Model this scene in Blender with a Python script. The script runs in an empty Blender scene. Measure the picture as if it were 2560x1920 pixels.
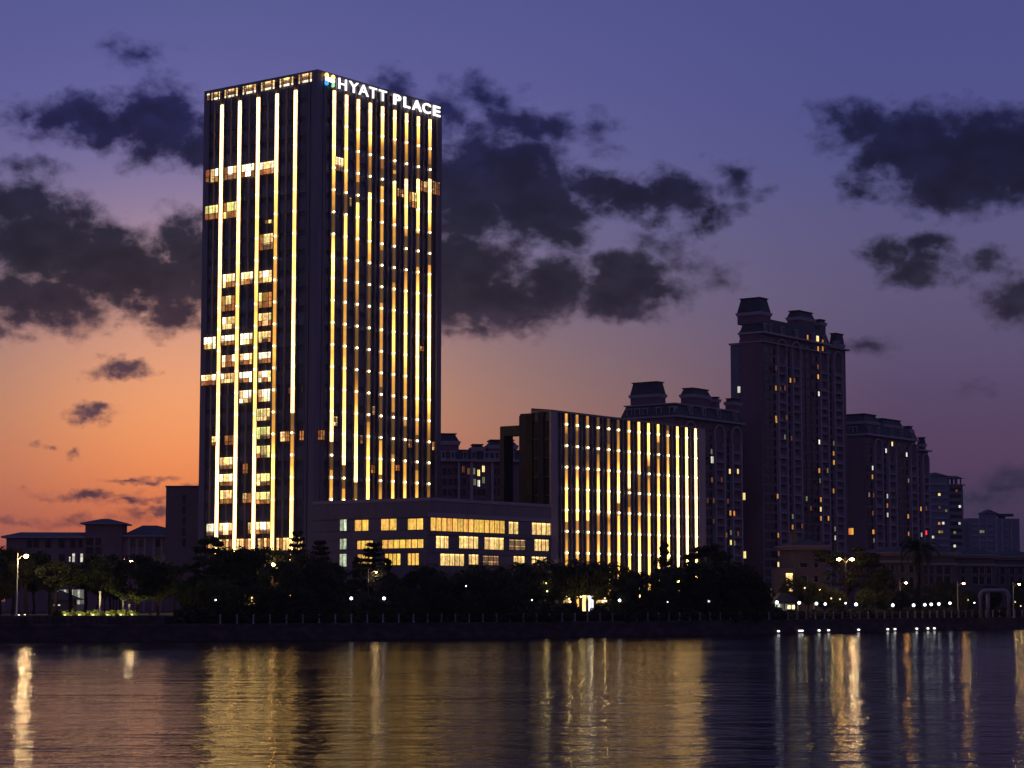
import bpy, math, random
import numpy as np
from mathutils import Vector

random.seed(7)
R = math.radians
sc = bpy.context.scene
col = sc.collection

# ------------------------------------------------------------------ camera
F = 5400.0            # focal length in photo pixels (photo 2560 x 1920)
HZ = 1496.0           # photo row of the horizon
CAMZ = 6.5            # metres above the river
PITCH = math.atan((HZ - 960.0) / F)
CP, SP = math.cos(PITCH), math.sin(PITCH)
cam_d = bpy.data.cameras.new('camera')
cam = bpy.data.objects.new('camera', cam_d)
col.objects.link(cam)
cam.location = (0, 0, CAMZ)
cam.rotation_euler = (R(90) + PITCH, 0, 0)
cam_d.sensor_width = 36.0
cam_d.lens = 36.0 * F / 2560.0
cam_d.clip_start = 0.5
cam_d.clip_end = 20000
sc.camera = cam

sc.view_settings.view_transform = 'Standard'
sc.view_settings.look = 'None'
sc.view_settings.exposure = 0.0
sc.view_settings.gamma = 1.0
sc.cycles.use_denoising = True
sc.cycles.max_bounces = 5
sc.cycles.diffuse_bounces = 2
sc.cycles.glossy_bounces = 3
sc.cycles.transmission_bounces = 2
sc.cycles.sample_clamp_indirect = 6.0
sc.cycles.caustics_reflective = False
sc.cycles.caustics_refractive = False


def ray(px, py):
    u = (px - 1280.0) / F
    v = (960.0 - py) / F
    return (u, CP - v * SP, SP + v * CP)


def at_depth(px, py, Y):
    r = ray(px, py)
    k = Y / r[1]
    return Vector((r[0] * k, Y, CAMZ + r[2] * k))


def on_level(px, py, z):
    r = ray(px, py)
    k = (z - CAMZ) / r[2]
    return Vector((r[0] * k, r[1] * k, z))


def lin(c):
    o = []
    for v in c[:3]:
        v = v / 255.0
        o.append(v / 12.92 if v <= 0.04045 else ((v + 0.055) / 1.055) ** 2.4)
    return tuple(o) + (1.0,)


# ------------------------------------------------------------------ sky
def build_world():
    w = bpy.data.worlds.new('World')
    sc.world = w
    w.use_nodes = True
    nt = w.node_tree
    nt.nodes.clear()
    N = nt.nodes.new
    L = nt.links.new

    def math_n(op, a=None, b=None, c=None, clamp=False):
        n = N('ShaderNodeMath')
        n.operation = op
        n.use_clamp = clamp
        for i, x in enumerate((a, b, c)):
            if x is None:
                continue
            if isinstance(x, (int, float)):
                n.inputs[i].default_value = x
            else:
                L(x, n.inputs[i])
        return n.outputs[0]

    def vmath(op, a, b=None):
        n = N('ShaderNodeVectorMath')
        n.operation = op
        for i, x in enumerate((a, b)):
            if x is None:
                continue
            if isinstance(x, tuple):
                n.inputs[i].default_value = x
            else:
                L(x, n.inputs[i])
        return n

    tc = N('ShaderNodeTexCoord')
    sep = N('ShaderNodeSeparateXYZ')
    L(tc.outputs['Generated'], sep.inputs[0])
    az = math_n('MULTIPLY', math_n('ARCTAN2', sep.outputs[0], sep.outputs[1]), 57.29578)
    el = math_n('MULTIPLY', math_n('ARCSINE', sep.outputs[2]), 57.29578)

    def ramp(stops, fac):
        n = N('ShaderNodeValToRGB')
        r = n.color_ramp
        r.interpolation = 'B_SPLINE'
        while len(r.elements) < len(stops):
            r.elements.new(0.5)
        for e, (d, c) in zip(r.elements, stops):
            e.position = d / 40.0
            e.color = lin(c)
        L(fac, n.inputs[0])
        return n.outputs[0]

    ef = math_n('DIVIDE', el, 40.0, clamp=True)
    sun_r = ramp([(0, (150, 72, 62)), (1.6, (206, 98, 66)), (3.2, (252, 146, 84)), (5.0, (252, 167, 109)),
                  (6.6, (230, 162, 129)), (8.2, (190, 146, 140)), (9.8, (158, 134, 158)), (11.4, (122, 112, 158)),
                  (13.2, (100, 98, 158)), (16, (86, 90, 146)), (26, (76, 80, 134)), (40, (66, 69, 120))], ef)
    mid_r = ramp([(0, (140, 80, 78)), (2.0, (166, 99, 88)), (4.2, (170, 118, 100)), (5.4, (154, 119, 110)),
                  (6.6, (140, 114, 118)), (7.8, (124, 107, 128)), (9.5, (112, 106, 144)), (11.5, (101, 99, 150)),
                  (13.5, (92, 91, 150)), (16, (82, 86, 144)), (26, (75, 79, 133)), (40, (66, 69, 120))], ef)
    far_r = ramp([(0, (52, 44, 66)), (2.0, (64, 54, 82)), (3.3, (88, 64, 92)), (4.7, (86, 67, 98)),
                  (6.3, (92, 79, 112)), (8.4, (98, 90, 124)), (10.5, (88, 87, 134)), (12.7, (80, 82, 140)),
                  (16, (76, 80, 136)), (22, (74, 77, 132)), (30, (70, 73, 126)), (40, (66, 69, 120))], ef)
    d = math_n('ABSOLUTE', math_n('SUBTRACT', az, -8.2))
    wl = math_n('EXPONENT', math_n('MULTIPLY', math_n('POWER', math_n('DIVIDE', d, 5.2), 2.0), -1.0))

    def smooth(x, a, b):
        n = N('ShaderNodeMapRange')
        n.interpolation_type = 'SMOOTHSTEP'
        n.inputs[1].default_value = a
        n.inputs[2].default_value = b
        L(x, n.inputs[0])
        return n.outputs[0]

    wr = smooth(d, 6.0, 19.0)

    def mix(f, a, b):
        n = N('ShaderNodeMix')
        n.data_type = 'RGBA'
        if isinstance(f, float):
            n.inputs[0].default_value = f
        else:
            L(f, n.inputs[0])
        for i, x in ((6, a), (7, b)):
            if isinstance(x, tuple):
                n.inputs[i].default_value = x
            else:
                L(x, n.inputs[i])
        return n.outputs[2]

    base = mix(wr, mix(wl, mid_r, sun_r), far_r)

    # --- clouds: soft banks with ragged noise edges, given by direction on the sky
    comb = N('ShaderNodeCombineXYZ')
    L(az, comb.inputs[0])
    L(el, comb.inputs[1])
    uv = comb.outputs[0]

    def noise(vec, scale, detail, rough, sx=1.0, sy=1.0, off=0.0):
        m = vmath('MULTIPLY_ADD', vec)
        m.inputs[1].default_value = (sx, sy, 1)
        m.inputs[2].default_value = (off, off * 0.7, off * 0.3)
        n = N('ShaderNodeTexNoise')
        n.inputs['Scale'].default_value = scale
        n.inputs['Detail'].default_value = detail
        n.inputs['Roughness'].default_value = rough
        L(m.outputs[0], n.inputs['Vector'])
        return n

    warp = noise(uv, 0.55, 5, 0.55, 1.0, 1.35, 3.1)
    wv = vmath('SUBTRACT', warp.outputs['Color'], (0.5, 0.5, 0.5))
    wv2 = vmath('MULTIPLY', wv.outputs[0], (1.9, 1.3, 0))
    fine = noise(uv, 2.6, 5, 0.6, 1.0, 1.2, 9.0)
    fv = vmath('SUBTRACT', fine.outputs['Color'], (0.5, 0.5, 0.5))
    fv2 = vmath('MULTIPLY', fv.outputs[0], (0.6, 0.45, 0))
    p = vmath('ADD', vmath('ADD', uv, wv2.outputs[0]).outputs[0], fv2.outputs[0]).outputs[0]
    # cx, cy, rx, ry in photo pixels, weight
    clouds = [
        (70, 290, 75, 45, .55), (215, 305, 130, 62, .95), (385, 300, 120, 92, 1.1), (500, 350, 100, 62, 1.0),
        (340, 140, 60, 34, .40), (75, 430, 70, 24, .35),
        (50, 515, 110, 60, .9), (125, 600, 150, 95, 1.1), (250, 650, 190, 90, 1.2), (285, 590, 60, 50, .8),
        (455, 620, 75, 75, 1.0), (385, 700, 190, 78, 1.1), (430, 780, 80, 62, .9), (110, 750, 170, 72, 1.0),
        (20, 830, 70, 26, .6), (370, 620, 60, 50, .7), (560, 690, 160, 90, 1.1),
        (1130, 470, 140, 95, 1.2), (1250, 445, 150, 108, 1.3), (300, 312, 90, 55, .9), (1620, 502, 100, 42, .85), (1720, 512, 80, 40, .8), (1180, 540, 130, 90, 1.1), (2320, 650, 60, 30, .6), (1330, 520, 125, 88, 1.2), (1400, 585, 80, 55, .9),
        (1110, 690, 170, 130, 1.15), (1240, 750, 180, 68, 1.1), (1385, 725, 120, 68, 1.05), (1160, 600, 90, 36, .45),
        (1575, 705, 100, 62, 1.05), (1545, 745, 130, 46, .95), (1660, 735, 70, 34, .7), (1730, 670, 80, 44, .42),
        (1650, 610, 70, 40, .38), (1800, 690, 60, 40, .38),
        (1220, 250, 90, 44, .6), (1320, 318, 110, 50, .8), (1480, 320, 60, 50, .42), (1110, 300, 70, 70, .6),
        (1000, 215, 60, 46, .6), (1160, 830, 90, 26, .55),
        (1470, 462, 96, 48, .85), (1560, 498, 110, 44, .9), (1680, 485, 90, 54, .95), (1765, 545, 70, 36, .7),
        (1815, 455, 46, 50, .6), (1880, 480, 40, 26, .3),
        (2145, 305, 85, 66, .8), (2285, 370, 140, 84, 1.2), (2425, 400, 200, 112, 1.3), (2350, 480, 120, 48, .9),
        (2165, 470, 56, 30, .5), (2570, 400, 150, 100, 1.2),
        (2220, 640, 50, 42, .75), (2275, 685, 85, 40, .9), (2320, 612, 66, 36, .8), (2450, 655, 76, 36, .65),
        (2545, 745, 90, 58, .9), (2470, 745, 46, 46, .5),
        (2150, 862, 70, 22, .5), (2420, 965, 50, 14, .3), (2430, 1245, 160, 34, .55), (2530, 1215, 90, 36, .55),
        (300, 922, 66, 22, .62), (225, 1044, 60, 18, .62), (335, 1194, 50, 8, .5), (400, 1198, 30, 7, .45),
        (230, 1236, 120, 13, .62), (340, 1252, 90, 14, .6), (480, 1230, 70, 14, .55), (180, 1300, 130, 15, .4),
        (420, 1282, 100, 10, .45), (40, 1295, 70, 13, .4), (125, 1122, 14, 9, .4), (190, 1132, 12, 9, .3),
    ]
    acc = None
    for (cx, cy, rx, ry, a) in clouds:
        r = ray(cx, cy)
        ca = math.degrees(math.atan2(r[0], r[1]))
        ce = math.degrees(math.asin(r[2] / math.sqrt(sum(v * v for v in r))))
        k = math.degrees(1.0 / F)
        s = vmath('SUBTRACT', p, (ca, ce, 0.0)).outputs[0]
        m = vmath('MULTIPLY', s, (1.0 / (rx * k * 1.36), 1.0 / (ry * k * 1.36), 0.0)).outputs[0]
        ln = N('ShaderNodeVectorMath')
        ln.operation = 'LENGTH'
        L(m, ln.inputs[0])
        f = math_n('MULTIPLY_ADD', ln.outputs['Value'], -a, a)
        acc = f if acc is None else math_n('MAXIMUM', acc, f)
    # loose cloud all round the rest of the sky
    gen = noise(tc.outputs['Generated'], 5.5, 5, 0.55, 1.0, 1.0, 4.0)
    gen2 = math_n('MULTIPLY_ADD', gen.outputs['Fac'], 3.2, -2.0)
    outside = smooth(math_n('ABSOLUTE', az), 16.0, 24.0)
    gen3 = math_n('MULTIPLY_ADD', math_n('SUBTRACT', gen2, -1.0), outside, -1.0)
    acc = math_n('MAXIMUM', acc, gen3)
    tex = noise(uv, 1.45, 7, 0.6, 1.0, 1.3, 17.0)
    dens = math_n('ADD', acc, math_n('MULTIPLY_ADD', tex.outputs['Fac'], 1.2, -0.56))
    op = smooth(dens, -0.04, 0.62)
    op = math_n('MULTIPLY', op, 0.97)
    c_l = ramp([(0, (112, 62, 60)), (1.6, (116, 66, 66)), (3.0, (110, 72, 76)), (5.0, (90, 67, 82)),
                (6.8, (72, 54, 72)), (7.8, (42, 37, 51)), (9.2, (37, 36, 50)), (10.8, (34, 34, 58)),
                (12.2, (28, 29, 74)), (14.5, (40, 41, 96)), (22, (44, 46, 92)), (40, (40, 42, 84))], ef)
    c_r = ramp([(0, (44, 41, 62)), (2.2, (54, 51, 75)), (4, (64, 54, 78)), (6, (62, 53, 80)),
                (7.4, (46, 41, 60)), (8.8, (38, 37, 54)), (10.4, (26, 27, 52)), (12.5, (26, 27, 64)),
                (14.5, (42, 43, 94)), (18, (42, 44, 92)), (26, (40, 42, 88)), (40, (38, 40, 80))], ef)
    ccol = mix(smooth(d, 4.0, 16.0), c_l, c_r)
    core = smooth(dens, 0.25, 0.95)
    shade = noise(uv, 0.75, 4, 0.55, 1.0, 1.5, 31.0)
    core = math_n('MULTIPLY', core, smooth(shade.outputs['Fac'], 0.28, 0.62))
    ccol = mix(math_n('MULTIPLY', core, 0.9), ccol, mix(0.72, ccol, (0.004, 0.004, 0.012, 1)))
    sky = mix(op, base, ccol)
    # faint physical twilight under it
    st = N('ShaderNodeTexSky')
    st.sky_type = 'NISHITA'
    st.sun_disc = False
    st.sun_elevation = R(-1.5)
    st.sun_rotation = R(-7.4)
    st.dust_density = 2.0
    bg1 = N('ShaderNodeBackground')
    L(sky, bg1.inputs[0])
    bg1.inputs[1].default_value = 1.0
    bg2 = N('ShaderNodeBackground')
    L(st.outputs[0], bg2.inputs[0])
    bg2.inputs[1].default_value = 0.004
    ad = N('ShaderNodeAddShader')
    L(bg1.outputs[0], ad.inputs[0])
    L(bg2.outputs[0], ad.inputs[1])
    w.cycles.sampling_method = 'MANUAL'
    w.cycles.sample_map_resolution = 256
    out = N('ShaderNodeOutputWorld')
    L(ad.outputs[0], out.inputs[0])


build_world()

# the sun is just under the horizon behind the hotel: only a trace of afterglow
sd = bpy.data.lights.new('sun', 'SUN')
sd.energy = 0.03
sd.angle = R(12)
sd.color = (1.0, 0.55, 0.3)
so = bpy.data.objects.new('sun', sd)
col.objects.link(so)
so.rotation_euler = (R(88), 0, R(180 + 7.4))


# ------------------------------------------------------------------ materials
def new_mat(name):
    m = bpy.data.materials.new(name)
    m.use_nodes = True
    nt = m.node_tree
    b = nt.nodes['Principled BSDF']
    return m, nt, b


def surf(name, c, rough=0.6, var=0.25, scale=0.6, metal=0.0, spec=0.4, stretch=(1, 1, 1), rnd=0.0, bump=0.0):
    m, nt, b = new_mat(name)
    N = nt.nodes.new
    L = nt.links.new
    tc = N('ShaderNodeTexCoord')
    geo = N('ShaderNodeNewGeometry')
    mp = N('ShaderNodeMapping')
    mp.inputs['Scale'].default_value = stretch
    L(geo.outputs['Position'], mp.inputs[0])
    n = N('ShaderNodeTexNoise')
    n.inputs['Scale'].default_value = scale
    n.inputs['Detail'].default_value = 6
    n.inputs['Roughness'].default_value = 0.6
    L(mp.outputs[0], n.inputs['Vector'])
    mr = N('ShaderNodeMapRange')
    mr.inputs[1].default_value = 0.3
    mr.inputs[2].default_value = 0.7
    mr.inputs[3].default_value = 1 - var
    mr.inputs[4].default_value = 1 + var
    L(n.outputs['Fac'], mr.inputs[0])
    fac = mr.outputs[0]
    if rnd:
        oi = N('ShaderNodeObjectInfo')
        m2 = N('ShaderNodeMapRange')
        m2.inputs[3].default_value = 1 - rnd
        m2.inputs[4].default_value = 1 + rnd
        L(oi.outputs['Random'], m2.inputs[0])
        mu = N('ShaderNodeMath')
        mu.operation = 'MULTIPLY'
        L(fac, mu.inputs[0])
        L(m2.outputs[0], mu.inputs[1])
        fac = mu.outputs[0]
    vm = N('ShaderNodeVectorMath')
    vm.operation = 'SCALE'
    vm.inputs[0].default_value = c[:3]
    L(fac, vm.inputs['Scale'])
    L(vm.outputs[0], b.inputs['Base Color'])
    b.inputs['Roughness'].default_value = rough
    b.inputs['Metallic'].default_value = metal
    b.inputs['Specular IOR Level'].default_value = spec
    if bump:
        bn = N('ShaderNodeBump')
        bn.inputs['Strength'].default_value = bump
        bn.inputs['Distance'].default_value = 0.1
        L(n.outputs['Fac'], bn.inputs['Height'])
        L(bn.outputs[0], b.inputs['Normal'])
    return m


def glow(name, c, strength, rnd=0.0, folds=0.0, warmth=0.0, top=0.0):
    """something that gives off light: lamp, sign face, lit room behind a pane"""
    m, nt, b = new_mat(name)
    N = nt.nodes.new
    L = nt.links.new
    b.inputs['Base Color'].default_value = (0.02, 0.02, 0.02, 1)
    b.inputs['Roughness'].default_value = 0.3
    b.inputs['Emission Color'].default_value = tuple(c[:3]) + (1,)
    b.inputs['Emission Strength'].default_value = strength
    fac = None
    oi = N('ShaderNodeObjectInfo')
    if rnd:
        m2 = N('ShaderNodeMapRange')
        m2.inputs[3].default_value = 1 - rnd
        m2.inputs[4].default_value = 1 + rnd
        L(oi.outputs['Random'], m2.inputs[0])
        fac = m2.outputs[0]
    if folds:
        geo = N('ShaderNodeNewGeometry')
        mp = N('ShaderNodeMapping')
        mp.inputs['Scale'].default_value = (1.0, 1.0, 0.03)
        L(geo.outputs['Position'], mp.inputs[0])
        n = N('ShaderNodeTexNoise')
        n.inputs['Scale'].default_value = 2.3
        n.inputs['Detail'].default_value = 4
        L(mp.outputs[0], n.inputs['Vector'])
        mr = N('ShaderNodeMapRange')
        mr.inputs[1].default_value = 0.32
        mr.inputs[2].default_value = 0.68
        mr.inputs[3].default_value = 1 - folds
        mr.inputs[4].default_value = 1 + folds
        L(n.outputs['Fac'], mr.inputs[0])
        n2 = N('ShaderNodeTexNoise')
        n2.inputs['Scale'].default_value = 1.7
        n2.inputs['Detail'].default_value = 3
        L(geo.outputs['Position'], n2.inputs['Vector'])
        mr2 = N('ShaderNodeMapRange')
        mr2.inputs[1].default_value = 0.3
        mr2.inputs[2].default_value = 0.7
        mr2.inputs[3].default_value = 1 - folds
        mr2.inputs[4].default_value = 1 + folds
        L(n2.outputs['Fac'], mr2.inputs[0])
        f2 = N('ShaderNodeMath')
        f2.operation = 'MULTIPLY'
        L(mr.outputs[0], f2.inputs[0])
        L(mr2.outputs[0], f2.inputs[1])
        cur = f2.outputs[0]
        if top:      # ceiling lamps: the upper edge of the room is brightest
            tc = N('ShaderNodeTexCoord')
            sp = N('ShaderNodeSeparateXYZ')
            L(tc.outputs['Generated'], sp.inputs[0])
            m4 = N('ShaderNodeMapRange')
            m4.inputs[1].default_value = 0.82
            m4.inputs[2].default_value = 0.97
            m4.inputs[3].default_value = 1.0
            m4.inputs[4].default_value = 1.0 + top
            L(sp.outputs[2], m4.inputs[0])
            f4 = N('ShaderNodeMath')
            f4.operation = 'MULTIPLY'
            L(cur, f4.inputs[0])
            L(m4.outputs[0], f4.inputs[1])
            cur = f4.outputs[0]
        if fac is None:
            fac = cur
        else:
            f3 = N('ShaderNodeMath')
            f3.operation = 'MULTIPLY'
            L(fac, f3.inputs[0])
            L(cur, f3.inputs[1])
            fac = f3.outputs[0]
    if fac is not None:
        mu = N('ShaderNodeMath')
        mu.operation = 'MULTIPLY'
        mu.inputs[1].default_value = strength
        L(fac, mu.inputs[0])
        L(mu.outputs[0], b.inputs['Emission Strength'])
    if warmth:
        hs = N('ShaderNodeHueSaturation')
        hs.inputs['Color'].default_value = tuple(c[:3]) + (1,)
        mh = N('ShaderNodeMapRange')
        mh.inputs[3].default_value = 0.5 - warmth
        mh.inputs[4].default_value = 0.5 + warmth
        wn = N('ShaderNodeTexWhiteNoise')
        wn.noise_dimensions = '1D'
        L(oi.outputs['Random'], wn.inputs['W'])
        L(wn.outputs['Value'], mh.inputs[0])
        L(mh.outputs[0], hs.inputs['Hue'])
        L(hs.outputs[0], b.inputs['Emission Color'])
    return m


M = {}
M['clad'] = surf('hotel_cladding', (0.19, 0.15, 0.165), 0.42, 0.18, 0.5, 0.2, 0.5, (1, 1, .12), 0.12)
M['clad_pale'] = surf('hotel_fin_metal', (0.3, 0.23, 0.25), 0.38, 0.15, 0.6, 0.3, 0.5, (1, 1, .1), 0.1)
M['spandrel'] = surf('hotel_spandrel', (0.07, 0.058, 0.07), 0.35, 0.15, 0.7, 0.1, 0.5, (1, 1, 1), 0.2)
M['podium'] = surf('podium_stone', (0.21, 0.15, 0.155), 0.6, 0.12, 0.35, 0, 0.35, (1, 1, .5), 0.07)
M['podium_band'] = surf('podium_band', (0.33, 0.24, 0.255), 0.55, 0.1, 0.4, 0, 0.35, (1, 1, .5), 0.05)
M['frame'] = surf('window_frame', (0.03, 0.025, 0.025), 0.4, 0.1, 1.0, 0.2)
M['roof_dark'] = surf('roof_dark', (0.03, 0.03, 0.036), 0.7, 0.2, 0.5)
M['res_wall'] = surf('apartment_wall', (0.21, 0.115, 0.12), 0.75, 0.18, 0.12, 0, 0.25, (1, 1, .5))
M['res_trim'] = surf('apartment_trim', (0.42, 0.31, 0.31), 0.7, 0.15, 0.4, 0, 0.25, (1, 1, .4), 0.1)
M['res_roof'] = surf('apartment_roof', (0.05, 0.048, 0.05), 0.6, 0.2, 0.6, 0, 0.3)
M['res_balc'] = surf('apartment_balcony', (0.24, 0.155, 0.16), 0.7, 0.15, 0.5, 0, 0.3, (1, 1, 1), 0.2)
M['far_wall'] = surf('far_wall', (0.22, 0.19, 0.21), 0.8, 0.12, 0.1, 0, 0.2)  # haze fade of distant walls and bands is put into the colour
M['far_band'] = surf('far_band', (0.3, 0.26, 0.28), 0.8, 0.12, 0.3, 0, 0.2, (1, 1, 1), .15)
M['school'] = surf('school_wall', (0.27, 0.155, 0.175), 0.8, 0.15, 0.2, 0, 0.2)
M['school_trim'] = surf('school_trim', (0.38, 0.29, 0.32), 0.8, 0.12, 0.3, 0, 0.2)
M['school_roof'] = surf('school_roof', (0.065, 0.065, 0.085), 0.7, 0.2, 0.8, 0, 0.3)
M['block'] = surf('block_wall', (0.2, 0.13, 0.155), 0.8, 0.12, 0.2, 0, 0.2)
M['villa'] = surf('villa_wall', (0.15, 0.112, 0.105), 0.8, 0.15, 0.3, 0, 0.2)
M['villa_trim'] = surf('villa_trim', (0.3, 0.235, 0.22), 0.75, 0.1, 0.5, 0, 0.2)
M['villa_roof'] = surf('villa_roof', (0.07, 0.065, 0.07), 0.75, 0.25, 0.9, 0, 0.2)
M['ground'] = surf('park_ground', (0.03, 0.032, 0.02), 0.95, 0.4, 0.25, 0, 0.1, (1, 1, 1), 0, 0.3)
M['paving'] = surf('paving', (0.16, 0.145, 0.13), 0.85, 0.2, 0.4, 0, 0.2, (1, 1, 1), 0, 0.1)
M['quay'] = surf('quay_stone', (0.085, 0.055, 0.05), 0.9, 0.4, 0.5, 0, 0.15, (1, 1, 1.6), 0.2, 0.4)
M['rail'] = surf('railing_stone', (0.34, 0.24, 0.22), 0.75, 0.2, 1.5, 0, 0.2, (1, 1, 1), 0.25)
M['pole'] = surf('lamp_pole', (0.42, 0.42, 0.40), 0.5, 0.1, 1.0, 0.1)
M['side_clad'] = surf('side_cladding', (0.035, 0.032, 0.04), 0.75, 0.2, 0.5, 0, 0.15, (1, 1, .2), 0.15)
M['arch'] = surf('arch_paint', (0.26, 0.2, 0.235), 0.6, 0.12, 0.8)
M['hotel_glass'] = surf('hotel_glass', (0.09, 0.08, 0.1), 0.36, 0.15, 0.7, 0, 0.5, (1, 1, 1), 0.3)
M['bulkhead'] = glow('bulkhead_lamp', (1.0, 0.98, 0.95), 2.6)  # glow that imitates lamp reflections along the waterline
M['white'] = surf('white_paint', (0.5, 0.44, 0.47), 0.6, 0.12, 0.8)
M['bark'] = surf('bark', (0.05, 0.038, 0.028), 0.9, 0.35, 2.5, 0, 0.1, (1, 1, .3))
M['sign_blue'] = surf('sign_blue', (0.02, 0.04, 0.16), 0.5, 0.1, 1.0)

# dark panes: real reflecting glass over an unlit room
m, nt, b = new_mat('dark_glass')
b.inputs['Base Color'].default_value = (0.010, 0.010, 0.014, 1)
b.inputs['Roughness'].default_value = 0.12
b.inputs['Specular IOR Level'].default_value = 0.45
oi = nt.nodes.new('ShaderNodeObjectInfo')
mr = nt.nodes.new('ShaderNodeMapRange')
mr.inputs[3].default_value = 0.06
mr.inputs[4].default_value = 0.3
nt.links.new(oi.outputs['Random'], mr.inputs[0])
nt.links.new(mr.outputs[0], b.inputs['Roughness'])
M['glass'] = m


m, nt, b = new_mat('wavy_glass')
b.inputs['Base Color'].default_value = (0.008, 0.008, 0.012, 1)
b.inputs['Roughness'].default_value = 0.02
_g = nt.nodes.new('ShaderNodeNewGeometry')
_n = nt.nodes.new('ShaderNodeTexNoise')
_n.inputs['Scale'].default_value = 1.5
b.inputs['Specular IOR Level'].default_value = 0.1
_n.inputs['Detail'].default_value = 2
_b = nt.nodes.new('ShaderNodeBump')
_b.inputs['Distance'].default_value = 0.12
nt.links.new(_g.outputs['Position'], _n.inputs['Vector'])
nt.links.new(_n.outputs['Fac'], _b.inputs['Height'])
nt.links.new(_b.outputs[0], b.inputs['Normal'])
M['wavy_glass'] = m


def leaf_mat(name, c1, c2):
    m, nt, b = new_mat(name)
    N = nt.nodes.new
    L = nt.links.new
    geo = N('ShaderNodeNewGeometry')
    oi = N('ShaderNodeObjectInfo')
    cr = N('ShaderNodeValToRGB')
    cr.color_ramp.elements[0].color = tuple(c1) + (1,)
    cr.color_ramp.elements[1].color = tuple(c2) + (1,)
    L(geo.outputs['Random Per Island'], cr.inputs[0])
    mr = N('ShaderNodeMapRange')
    mr.inputs[3].default_value = 0.7
    mr.inputs[4].default_value = 1.25
    L(oi.outputs['Random'], mr.inputs[0])
    vm = N('ShaderNodeVectorMath')
    vm.operation = 'SCALE'
    L(cr.outputs[0], vm.inputs[0])
    L(mr.outputs[0], vm.inputs['Scale'])
    L(vm.outputs[0], b.inputs['Base Color'])
    b.inputs['Roughness'].default_value = 0.6
    b.inputs['Specular IOR Level'].default_value = 0.2
    return m


M['leaf'] = leaf_mat('leaf_dark', (0.018, 0.024, 0.010), (0.05, 0.062, 0.022))
M['leaf_b'] = leaf_mat('leaf_olive', (0.03, 0.035, 0.012), (0.075, 0.085, 0.028))
M['leaf_pine'] = leaf_mat('leaf_pine', (0.014, 0.022, 0.012), (0.035, 0.05, 0.022))
M['leaf_palm'] = leaf_mat('leaf_palm', (0.02, 0.028, 0.012), (0.055, 0.065, 0.026))

# light
M['lamp_dot'] = glow('facade_lamp', (1.0, 0.80, 0.42), 5.0)
M['sign_white'] = glow('sign_face', (1.0, 0.98, 1.0), 1.7)
M['win_warm'] = glow('room_warm', (1.0, 0.62, 0.22), 1.25, 0.45, 0.55, 0.02, 0.8)
M['win_white'] = glow('room_white', (1.0, 0.84, 0.58), 1.9, 0.45, 0.5, 0.015, 0.8)
M['win_orange'] = glow('room_orange', (1.0, 0.36, 0.09), 0.42, 0.5, 0.5, 0.02)
M['win_green'] = glow('room_green', (0.92, 0.80, 0.26), 0.95, 0.3, 0.4, 0.03, 0.8)
M['win_gold'] = glow('hall_gold', (1.0, 0.55, 0.10), 0.95, 0.22, 0.32, 0.012, 0.0)
M['win_pale'] = glow('hall_pale', (1.0, 0.63, 0.21), .95, 0.25, 0.45, 0.012, 1.3)
M['win_dim'] = glow('hall_dim', (1.0, 0.55, 0.25), 0.16, 0.4, 0.5, 0.02, 6.0)
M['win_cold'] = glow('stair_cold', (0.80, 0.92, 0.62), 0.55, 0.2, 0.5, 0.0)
M['apt_o'] = glow('flat_orange', (1.0, 0.40, 0.07), .65, 0.5, 0.2, 0.02)
M['apt_d'] = glow('flat_dim', (1.0, 0.33, 0.10), 0.12, 0.5, 0.3, 0.02)
M['apt_y'] = glow('flat_yellow', (1.0, 0.74, 0.28), 1.3, 0.3, 0.2, 0.01)
M['apt_w'] = glow('flat_white', (1.0, 0.92, 0.76), .8, 0.5, 0.2, 0.0)
M['apt_g'] = glow('flat_green', (0.72, 0.75, 0.38), 0.2, 0.4, 0.2, 0.0)
M['red'] = glow('red_beacon', (1.0, 0.02, 0.04), 2.5)
M['sodium'] = glow('sodium_lamp', (1.0, 0.50, 0.13), 110.0)
M['ground_lens'] = glow('ground_light_lens', (1.0, 0.8, 0.5), 14.0)
M['globe'] = glow('globe_lamp', (0.90, 0.96, 1.0), 3.6, 0.3)
M['globe_s'] = glow('globe_lamp_small', (0.92, 0.96, 1.0), 5.0, 0.4)
M['shop'] = glow('shop_light', (1.0, 0.72, 0.30), 3.0, 0.5, 0.5, 0.03)
M['shop_w'] = glow('shop_light_white', (0.92, 0.92, 1.0), 1.6, 0.3, 0.3, 0.0)
M['pav'] = glow('pavilion_inside', (0.9, 0.88, 0.8), 0.12, 0.2, 0.4, 0.0)  # plain walls made to glow so that they look lit

for _k in M:
    if _k.startswith(('win_', 'apt_')) or _k in ('lamp_dot', 'red', 'pav', 'sign_white'):
        M[_k].cycles.emission_sampling = 'NONE'

# facade light strips: LED wash whose drive level changes along the strip (attribute "level")
m, nt, b = new_mat('led_strip')
N = nt.nodes.new
L = nt.links.new
at = N('ShaderNodeAttribute')
at.attribute_name = 'level'
cr = N('ShaderNodeValToRGB')
for e in list(cr.color_ramp.elements)[1:]:
    cr.color_ramp.elements.remove(e)
stops = [(0.0, (0.07, 0.03, 0.005)), (0.12, (0.13, 0.062, 0.009)), (0.3, (0.40, 0.165, 0.02)), (0.5, (1.1, 0.49, 0.065)),
         (0.75, (3.6, 1.9, 0.36)), (1.0, (8.5, 4.9, 1.4))]
cr.color_ramp.elements[0].color = stops[0][1] + (1,)
for pos, c in stops[1:]:
    e = cr.color_ramp.elements.new(pos)
    e.color = c + (1,)
geo = N('ShaderNodeNewGeometry')
nz = N('ShaderNodeTexNoise')
nz.inputs['Scale'].default_value = 0.9
nz.inputs['Detail'].default_value = 4
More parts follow.
